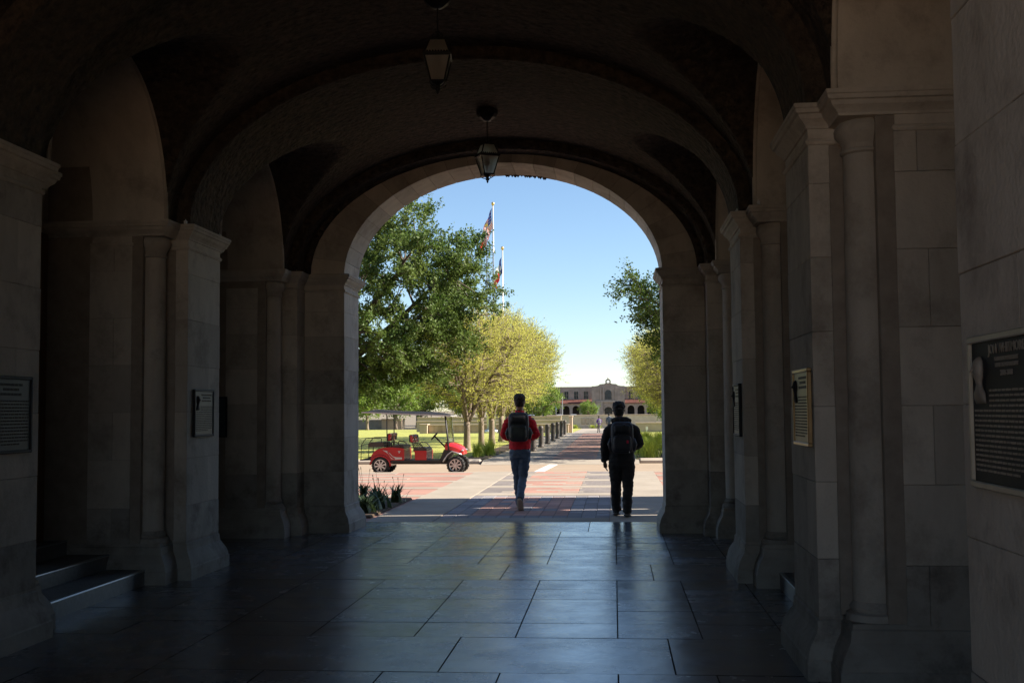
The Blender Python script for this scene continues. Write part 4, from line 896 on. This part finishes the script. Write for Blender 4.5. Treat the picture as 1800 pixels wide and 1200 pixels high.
    # hair
    if hair:
        h_ = MB(); rings_z(h_, [(Hc.x, Hc.y - .035, Hc.z - .078, .062, .064), (Hc.x, Hc.y - .03, Hc.z - .04, .077, .08), (Hc.x, Hc.y - .014, Hc.z + .01, .086, .10), (Hc.x, Hc.y - .006, Hc.z + .06, .096, .108), (Hc.x, Hc.y, Hc.z + .10, .088, .10), (Hc.x, Hc.y + .005, Hc.z + .132, .056, .065)])
        ho = remesh(h_, 'hair', .008, C['hair'], P_, 2)
        ruffle(ho.data, lambda q: mnoise.noise(q * 42) * .013 * (1 if q.z > Hc.z + .02 else .4))
    if hat:
        c = MB(); rings_z(c, [(Hc.x, Hc.y - .004, Hc.z + .02, .088, .108), (Hc.x, Hc.y - .004, Hc.z + .06, .090, .108), (Hc.x, Hc.y - .002, Hc.z + .10, .078, .095), (Hc.x, Hc.y, Hc.z + .128, .045, .055), (Hc.x, Hc.y, Hc.z + .135, .008, .01)]); co = c.build('cap', C['cap'], P_, True)
        MB().prism([(Hc.x + .075 * cos(a), Hc.y + .06 + .13 * sin(a)) for a in [pi * k / 12 for k in range(13)]], Hc.z + .025, Hc.z + .033).build('cap_brim', C['cap'], co); MB().tube([Hc + Vector((-.05, -.095, .022)), Hc + Vector((0, -.116, .024)), Hc + Vector((.05, -.095, .022))], .008, 6).build('cap_strap', C['strapc'], co)
    P_.location = loc; P_.rotation_euler = (0, 0, rz); P_.scale = (sc,) * 3
    return P_
def backpack(label, loc, rz, zc, hgt, wid, yb, m, marks, J):
    T = thing('backpack', label, 'backpack'); b = MB()
    def rr(x0, x1, y0, z0, z1, y1): 
        n = 28; R = []
        for i, (ins, y) in enumerate(((.035, y0), (.008, y0 - (y0 - y1) * .2), (0, y0 - (y0 - y1) * .55), (.012, y0 - (y0 - y1) * .85), (.05, y1))):
            ring = []
            for k in range(n):
                a = 2 * pi * k / n; ca, sa = cos(a), sin(a); ex = .42
                ring.append(((x0 + x1) / 2 + ((x1 - x0) / 2 - ins) * math.copysign(abs(ca) ** ex, ca), y, (z0 + z1) / 2 + ((z1 - z0) / 2 - ins) * math.copysign(abs(sa) ** ex, sa)))
            R.append(ring)
        return R
    bag = MB().rings(rr(-wid / 2, wid / 2, yb, zc - hgt / 2, zc + hgt / 2, yb - .19)).build('bag', m[0], T, True)
    MB().rings(rr(-wid * .40, wid * .40, yb - .15, zc - hgt * .42, zc + hgt * .08, yb - .235)).build('front_pocket', m[1], T, True); MB().rings(rr(-wid * .36, wid * .36, yb - .15, zc + hgt * .12, zc + hgt * .40, yb - .215)).build('upper_pocket', m[0], T, True)
    MB().tube([(-wid * .34, yb - .235, zc + hgt * .03), (0, yb - .245, zc + hgt * .06), (wid * .34, yb - .235, zc + hgt * .03)], .004, 5).build('zip', m[2], T)
    MB().tube([(-.03, yb - .06, zc + hgt / 2 - .01), (-.025, yb - .06, zc + hgt / 2 + .035), (.025, yb - .06, zc + hgt / 2 + .035), (.03, yb - .06, zc + hgt / 2 - .01)], .008, 6).build('top_loop', m[2], T)
    for s in (-1, 1):
        x = s * .115; sh = J['sh']
        MB().tube([(x, yb + .01, zc + hgt * .42), (x * 1.0, yb + .06, sh + .012), (x * 1.0, .0, sh + .022), (x * 1.05, .10, sh - .03), (x * 1.2, .165, sh - .2), (x * 1.55, .10, sh - .42), (x * 1.35, yb + .02, zc - hgt * .38)], .016, 8, flat=.5).build('shoulder_strap', m[2], T, True)
        MB().tube([(s * wid * .49, yb - .06, zc - hgt * .4), (s * wid * .53, yb - .08, zc - hgt * .2), (s * wid * .5, yb - .06, zc - hgt * .02)], [.03, .045, .02], 8).build('side_pocket', m[1], T, True)
    for (nm, x, z, w2, h2, mt) in marks: MB().cbox(x - w2 / 2, x + w2 / 2, yb - .252, yb - .19, z - h2 / 2, z + h2 / 2, .004).build(nm, mt, T)
    T.location = loc; T.rotation_euler = (0, 0, rz); return T
CLR = lambda n, c, r=.85, b=.002: M(n, c, tuple(min(1, q * 1.35) for q in c), 14, r, bump=b, bscale=60)
J1 = dict(head=(0, .03, 1.725), pel=.96, sh=1.50, armL=((-.185, 0, 1.455), (-.275, -.05, 1.19), (-.20, .17, 1.12), (-.13, .30, 1.16)), armR=((.185, 0, 1.455), (.285, -.05, 1.19), (.19, .18, 1.14), (.10, .30, 1.18)), thL=(1, 0, .3), thR=(-1, 0, .3), curlL=.7, curlR=-.7,
          legL=((-.085, .01, .92), (-.06, .17, .52), (-.045, .30, .10), (-.06, .47, .03)), legR=((.085, 0, .92), (.045, .05, .50), (.015, -.27, .20), (.02, -.16, .04)))
C1 = dict(skin=SKIN, lip=CLR('lip', (.25, .1, .08)), jacket=CLR('red_fleece', (.66, .022, .036)), hem=.965, trousers=CLR('blue_denim', (.085, .125, .19)), leg=.94, shoe=CLR('dark_shoe', (.03, .03, .035)), sole=CLR('pale_sole', (.5, .42, .33)), hair=CLR('dark_brown_hair', (.022, .014, .010), .7))
person('person in a red jacket and blue jeans walking away with a dark backpack', (-1.52, 18.35, .0), J1, C1, True, False, 3)
PK = [CLR('black_nylon', (.014, .015, .017), .6), CLR('dark_green_nylon', (.02, .028, .026), .6), CLR('black_webbing', (.010, .010, .011), .7)]
backpack('large black backpack with greenish pocket on the red jacket', (-1.52, 18.35, 0), 0, 1.325, .47, .335, -.115, PK, [], J1)
J2 = dict(head=(-.035, .05, 1.58), pel=.88, sh=1.375, armL=((-.19, 0, 1.33), (-.262, -.03, 1.06), (-.255, .05, .81), (-.235, .08, .68)), armR=((.19, 0, 1.33), (.285, -.04, 1.08), (.22, .18, 1.02), (.12, .28, 1.06)), thL=(0, 1, 0), thR=(-1, 0, .3), curlL=.3, curlR=-.7,
          legL=((-.09, .01, .84), (-.095, .09, .47), (-.085, .17, .10), (-.10, .34, .03)), legR=((.09, 0, .84), (.085, .0, .46), (.065, -.06, .10), (.085, .10, .03)))
C2_ = dict(skin=SKIN_D, lip=CLR('lip_deep', (.1, .05, .04)), jacket=CLR('black_hoodie', (.018, .016, .017)), bulk=1.1, hood=True, hem=.80, trousers=CLR('black_trousers', (.019, .017, .017)), leg=1.12, shoe=CLR('black_shoe', (.016, .016, .018)), sole=CLR('grey_sole', (.10, .095, .09)), hair=CLR('black_hair', (.008, .007, .007), .7), cap=CLR('dark_cap', (.018, .02, .028)), strapc=CLR('cap_grey', (.07, .075, .085)))
L2 = (.0, 17.05, 0)
person('person in black clothes and a dark cap walking near the right jamb', (.105, 17.1, 0), J2, C2_, True, True, 9)
backpack('black backpack with a small red patch on the black-clad walker', (.115, 17.1, 0), 0, 1.18, .47, .33, -.13, [CLR('black_canvas', (.010, .011, .015), .65), CLR('black_canvas_pocket', (.014, .015, .02), .6), PK[2]], [('red_patch', .075, 1.12, .03, .045, CLR('patch_red', (.5, .02, .06))), ('white_tag', .10, .97, .014, .02, CLR('tag_white', (.6, .58, .55))), ('badge', .03, 1.37, .04, .014, CLR('badge_grey', (.12, .13, .15)))], J2)
J3 = dict(J1); C3 = dict(skin=SKIN_D, lip=C2_['lip'], jacket=CLR('purple_jacket', (.10, .035, .22)), hem=.93, trousers=CLR('grey_trousers', (.12, .11, .11)), shoe=C2_['shoe'], sole=C2_['sole'], hair=C2_['hair'])
person('distant person in a purple jacket walking along the far walkway', (-1.5, 113, gz(113)), J3, C3, False, False, 5, .016, .3, .88)
backpack('grey backpack on the distant walker in purple', (-1.5, 113, gz(113)), .3, 1.25, .42, .3, -.1, [CLR('grey_bag', (.16, .16, .18)), CLR('grey_bag_pocket', (.2, .2, .22)), PK[2]], [], J1).scale = (.88,) * 3
C4 = dict(C3); C4['jacket'] = CLR('slate_jacket', (.10, .11, .14))
person('distant person in slate grey mostly hidden behind the black-clad walker', (-.42, 100, gz(100)), J2, C4, False, False, 6, .016, -.2, 1.0)
C5 = dict(C3); C5['jacket'] = CLR('teal_shirt', (.10, .24, .26)); C5['trousers'] = CLR('dark_shorts', (.06, .05, .05))
person('distant person in a teal top seen under the cart roof', (-35.6, 188, gz(188)), J2, C5, False, False, 8, .018, 1.2, 1.0)

# ================================================================== PLAQUES
BRZ_D = M('dark_bronze', (.010, .010, .012), (.018, .018, .02), 6, .6, spec=.3); BRZ = M('bronze', (.30, .20, .10), (.42, .29, .15), 7, .38, metal=.85); BRZ_P = M('patina_bronze', (.10, .095, .06), (.16, .145, .09), 6, .45, metal=.4); BRZ_B = M('blackened_bronze', (.022, .034, .042), (.038, .054, .066), 6, .5, spec=.4); BRZ_L = M('dull_letter', (.20, .17, .135), (.30, .26, .21), 9, .6, metal=.2); BRZ_F = M('pale_frame', (.42, .37, .28), (.52, .46, .36), 8, .5, metal=.3)
def textmesh(s, size):
    cu = bpy.data.curves.new('t', 'FONT'); cu.body = s; cu.size = size; cu.align_x = 'CENTER'; cu.extrude = .0015; cu.resolution_u = 2
    return eval_mesh(bpy.data.objects.new('t', cu))
def plaque(label, s, y0, y1, z0, z1, panel_m, frame_m, letter_m, bust, texts=(), rows=14, head_rows=3, fw_=.022, dep=.03, normal='x', pos=None):
    """a cast tablet on the passage face of side s (s=+1 right wall, faces -X); lettering runs left to right for the viewer"""
    wd, hg = y1 - y0, z1 - z0; t = thing('wall_plaque', label, 'plaque')
    MB().cbox(-wd / 2 + fw_, wd / 2 - fw_, -.002, dep * .55, -hg / 2 + fw_, hg / 2 - fw_, .001).build('tablet', panel_m, t)   # local: x right, -y towards viewer, z up
    f_ = MB(); f_.cbox(-wd / 2, wd / 2, -dep * .4, dep * .56, hg / 2 - fw_, hg / 2, .004); f_.cbox(-wd / 2, wd / 2, -dep * .4, dep * .56, -hg / 2, -hg / 2 + fw_, .004); f_.cbox(-wd / 2, -wd / 2 + fw_, -dep * .39, dep * .56, -hg / 2 + fw_, hg / 2 - fw_, .004); f_.cbox(wd / 2 - fw_, wd / 2, -dep * .39, dep * .56, -hg / 2 + fw_, hg / 2 - fw_, .004)
    f_.build('frame', frame_m, t)
    xL = -wd / 2 + fw_ + .02; xR = wd / 2 - fw_ - .02; zT = hg / 2 - fw_
    for (s_, size, zz, xc) in texts:
        me = textmesh(s_, size); me.materials.append(letter_m); o = link('lettering', me, t); o.location = (xc, -.0035, zz); o.rotation_euler = (pi / 2, 0, 0)
    rn = random.Random(len(label)); lt = MB(); zr = zT - (.30 if bust else .26) * hg; bx_ = xL + (.24 * wd if bust else 0); dz = (zr + hg / 2 - fw_ - .03) / rows
    if not texts:
        for k in range(head_rows):
            z = zT - hg * (.07 + .062 * k); wdt = (.26, .18, .24, .14)[k] * wd; xc = (bx_ + xR) / 2; x = xc - wdt
            while x < xc + wdt: q = rn.uniform(.008, .014); lt.box(x, x + q, -.005, -.0015, z - hg * .016, z + hg * .016); x += q + .006
    for r in range(rows):
        z = zr - (r + .5) * dz; x = (bx_ if z > zT - .42 * hg else xL); end = xR if r < rows - 1 else xL + (xR - xL) * .75
        while x < end:
            wq = rn.uniform(.018, .05); wq = min(wq, end - x); n_ = max(1, int(wq / .008))
            for q in range(n_): lt.box(x + q * wq / n_, x + (q + .72) * wq / n_, -.0045, -.0015, z - dz * rn.uniform(.19, .24), z + dz * rn.uniform(.19, .24))
            x += wq + .008
    lt.build('lettering_rows', letter_m, t)['kind'] = 'stuff'
    if bust:
        b = MB(); xb = xL + .10 * wd; zb = zT - .40 * hg; k = hg
        R = []
        for (dz_, rx, ry) in ((0, .085, .01), (.03, .085, .03), (.07, .075, .035), (.10, .045, .03), (.125, .03, .028), (.15, .032, .032), (.17, .045, .04), (.21, .052, .048), (.25, .052, .048), (.28, .045, .04), (.30, .025, .022), (.308, .005, .006)):
            R.append([(xb + rx * wd * .95 * cos(2 * pi * q / 16), -.002 + min(0, ry * .5 * sin(2 * pi * q / 16)), zb + dz_ * k) for q in range(16)])
        b.rings(R).tube([(xb - .004, -.024, zb + .235 * k), (xb - .004, -.029, zb + .205 * k)], [.004, .007], 6); b.build('portrait_relief', letter_m, t, True)
    if normal == 'x':
        t.location = (CX + s * (A - .0035 - dep * .56), (y0 + y1) / 2, (z0 + z1) / 2); t.rotation_euler = (0, 0, -s * pi / 2)
    else: t.location = pos
    return t
plaque('black plaque with bronze portrait bust and capital lettering, largest on the right', 1, 3.27, 3.885, 1.335, 1.825, BRZ_D, BRZ_F, BRZ_L, True,
       [('JON WHITMORE', .043, .182, .045), ('FOURTEENTH PRESIDENT', .018, .158, .045), ('TEXAS TECH UNIVERSITY', .018, .139, .045), ('2003-2008', .025, .112, .045)], rows=17)
plaque('gold-green framed plaque with a dark bust on the second right pier', 1, 7.03, 7.60, 1.36, 1.84, BRZ_P, BRZ, BRZ_D, True)
plaque('dark framed plaque on the third right pier, nearest the courtyard', 1, 10.85, 11.40, 1.33, 1.83, BRZ_B, BRZ_D, BRZ_D, True)
plaque('dark plaque cut by the left edge of the picture', -1, 7.18, 7.74, 1.33, 1.86, BRZ_B, BRZ_D, BRZ_D, False)
plaque('dark plaque with bust relief on the second left pier', -1, 10.88, 11.42, 1.36, 1.83, BRZ_B, BRZ_D, BRZ_D, True)
plaque('narrow dark plaque glimpsed past the far edge of the second left pier', -1, 0, .5, 1.28, 1.80, BRZ_B, BRZ_D, BRZ_D, False, normal='y', pos=(-5.21, EY0 - .65 - .02, 1.54))

# ================================================================== LANTERNS
LGL = bpy.data.materials.new('seedy_glass'); LGL.use_nodes = True
_n = LGL.node_tree; _b = _n.nodes['Principled BSDF']; _b.inputs['Base Color'].default_value = (.58, .54, .48, 1); _b.inputs['Roughness'].default_value = .4; _b.inputs['Transmission Weight'].default_value = .55; _b.inputs['IOR'].default_value = 1.1
_z = _n.nodes.new('ShaderNodeTexNoise'); _z.inputs['Scale'].default_value = 45; _p = _n.nodes.new('ShaderNodeBump'); _p.inputs['Distance'].default_value = .01; _n.links.new(_z.outputs[0], _p.inputs['Height']); _n.links.new(_p.outputs[0], _b.inputs['Normal'])
def lantern(label, x, y, ang):
    t = thing('hanging_lantern', label, 'lantern', (0, 0, 0), 'lanterns under the vault')
    def sq(h, z, n=4): return [(h * sqrt(2) * cos(pi / 4 + pi / 2 * k), h * sqrt(2) * sin(pi / 4 + pi / 2 * k), z) for k in range(n)]
    oc = lambda r, z: [(r * cos(2 * pi * k / 8 + .39), r * sin(2 * pi * k / 8 + .39), z) for k in range(8)]
    cn = MB().rings([oc(.125, 5.14), oc(.125, 5.06), oc(.10, 5.02), oc(.05, 4.985), oc(.02, 4.975)]); cn.build('ceiling_canopy', IRON, t)
    MB().tube([(0, 0, 4.98), (0, 0, 4.77)], .007, 6).build('hanging_rod', IRON, t)
    f_ = MB(); f_.lathe([(.012, 4.79), (.022, 4.775), (.012, 4.76), (.018, 4.735), (.03, 4.725), (.012, 4.715), (.045, 4.705)], 10)
    for k in range(4):
        a = pi / 2 * k + pi / 4; f_.tube([(.012 * cos(a), .012 * sin(a), 4.735), (.05 * cos(a), .05 * sin(a), 4.75), (.062 * cos(a), .062 * sin(a), 4.73), (.05 * cos(a), .05 * sin(a), 4.715)], .006, 5)
    f_.build('crown_scroll', IRON, t, True)
    fr = MB(); c0, c1, c2, c3 = sq(.064, 4.70), sq(.106, 4.575), sq(.106, 4.55), sq(.056, 4.35)
    for k in range(4):
        fr.tube([c0[k], c1[k]], .008, 5); fr.tube([c2[k], c3[k]], .008, 5); fr.tube([c0[k], c0[(k + 1) % 4]], .009, 5); fr.tube([c3[k], c3[(k + 1) % 4]], .010, 5)
        a, b = Vector(c1[k]), Vector(c1[(k + 1) % 4])
        for q in range(9): fr.lathe([(.008, 4.572), (.010, 4.585), (.003, 4.594)], 5, (a.lerp(b, q / 9).x, a.lerp(b, q / 9).y))
    fr.sweep([(p[0], p[1]) for p in c1], [(.004, 4.552), (.012, 4.556), (.012, 4.575), (.004, 4.58)]); fr.build('frame', IRON, t)
    for k in range(4):
        for (u_, v_, e) in ((c0, c1, .001), (c2, c3, .001)): MB().add([u_[k], u_[(k + 1) % 4], v_[(k + 1) % 4], v_[k]], [(0, 1, 2, 3)]).build('pane', LGL, t)
    bt_ = MB(); bt_.lathe([(.066, 4.35), (.05, 4.342), (.02, 4.325), (.016, 4.305), (.026, 4.295), (.02, 4.28), (.008, 4.272), (.014, 4.263), (.002, 4.245)], 10)
    for k in range(4):
        a = pi / 2 * k + pi / 4; bt_.tube([(.088 * cos(a), .088 * sin(a), 4.35), (.085 * cos(a), .085 * sin(a), 4.325), (.055 * cos(a), .055 * sin(a), 4.308), (.02 * cos(a), .02 * sin(a), 4.298)], .005, 5)
    bt_.build('bottom_finial', IRON, t, True)
    MB().lathe([(.012, 4.38), (.012, 4.44), (.03, 4.46), (.034, 4.50), (.02, 4.53), (.004, 4.54)], 10).build('bulb', M('frosted_bulb', (.5, .48, .44), None, 4, .4), t, True)
    t.location = (x, y, 0); t.rotation_euler = (0, 0, ang); return t
lantern('iron lantern with seedy glass hanging nearer the camera', CX + .03, 9.32, .10); lantern('iron lantern hanging against the bright arch top', CX + .03, 13.1, .45); lantern('iron lantern hanging directly overhead', CX, 5.55, .3)
CLIP = M('white_clip', (.6, .62, .64), None, 4, .5)
for (x, y, z, lb) in ((CX + A + .02, 7.03, SPR + .012, 'tiny white clip on the ledge of the second right pier'), (CX + A - .01, 10.85, SPR + .012, 'tiny white clip on the ledge of the third right pier'), (CX - A + .01, 11.6, SPR + .012, 'tiny white clip at the far end of the left pier ledge'), (CX - A - .02, 10.72, SPR + .012, 'tiny white clip at the near end of the left pier ledge'), (CX + 2.8, 10.4, SPR + .012, 'tiny white clip above the column of the third right pier')):
    c = MB().cbox(x - .014, x + .014, y - .014, y + .014, z, z + .03, .003); c.box(x - .004, x + .004, y - .004, y + .004, z + .03, z + .045); tag(c.build('cable_clip', CLIP), lb, 'clip', 'clips on the ledges')
nb = MB(); rn = random.Random(3)
for k in range(26):
    x = CX + .02 + rn.uniform(-.02, .55) ; zz = 3.40 + 1.49 * sqrt(max(0, 1 - ((x - CX) / EA) ** 2)); r_ = rn.uniform(.008, .022)
    nb.lathe([(r_ * .3, zz - r_ * 1.4), (r_, zz - r_ * .4), (r_ * .8, zz + r_)], 7, (x, EY1 - .02 + rn.uniform(-.03, .01)))
tag(nb.build('mud_nest', M('dry_mud', (.05, .04, .03), (.09, .07, .05), 12, .95), None, True), 'crusty dark mud nests along the outer edge of the arch crown', 'nest')
bpy.data.scenes.remove(TMP)
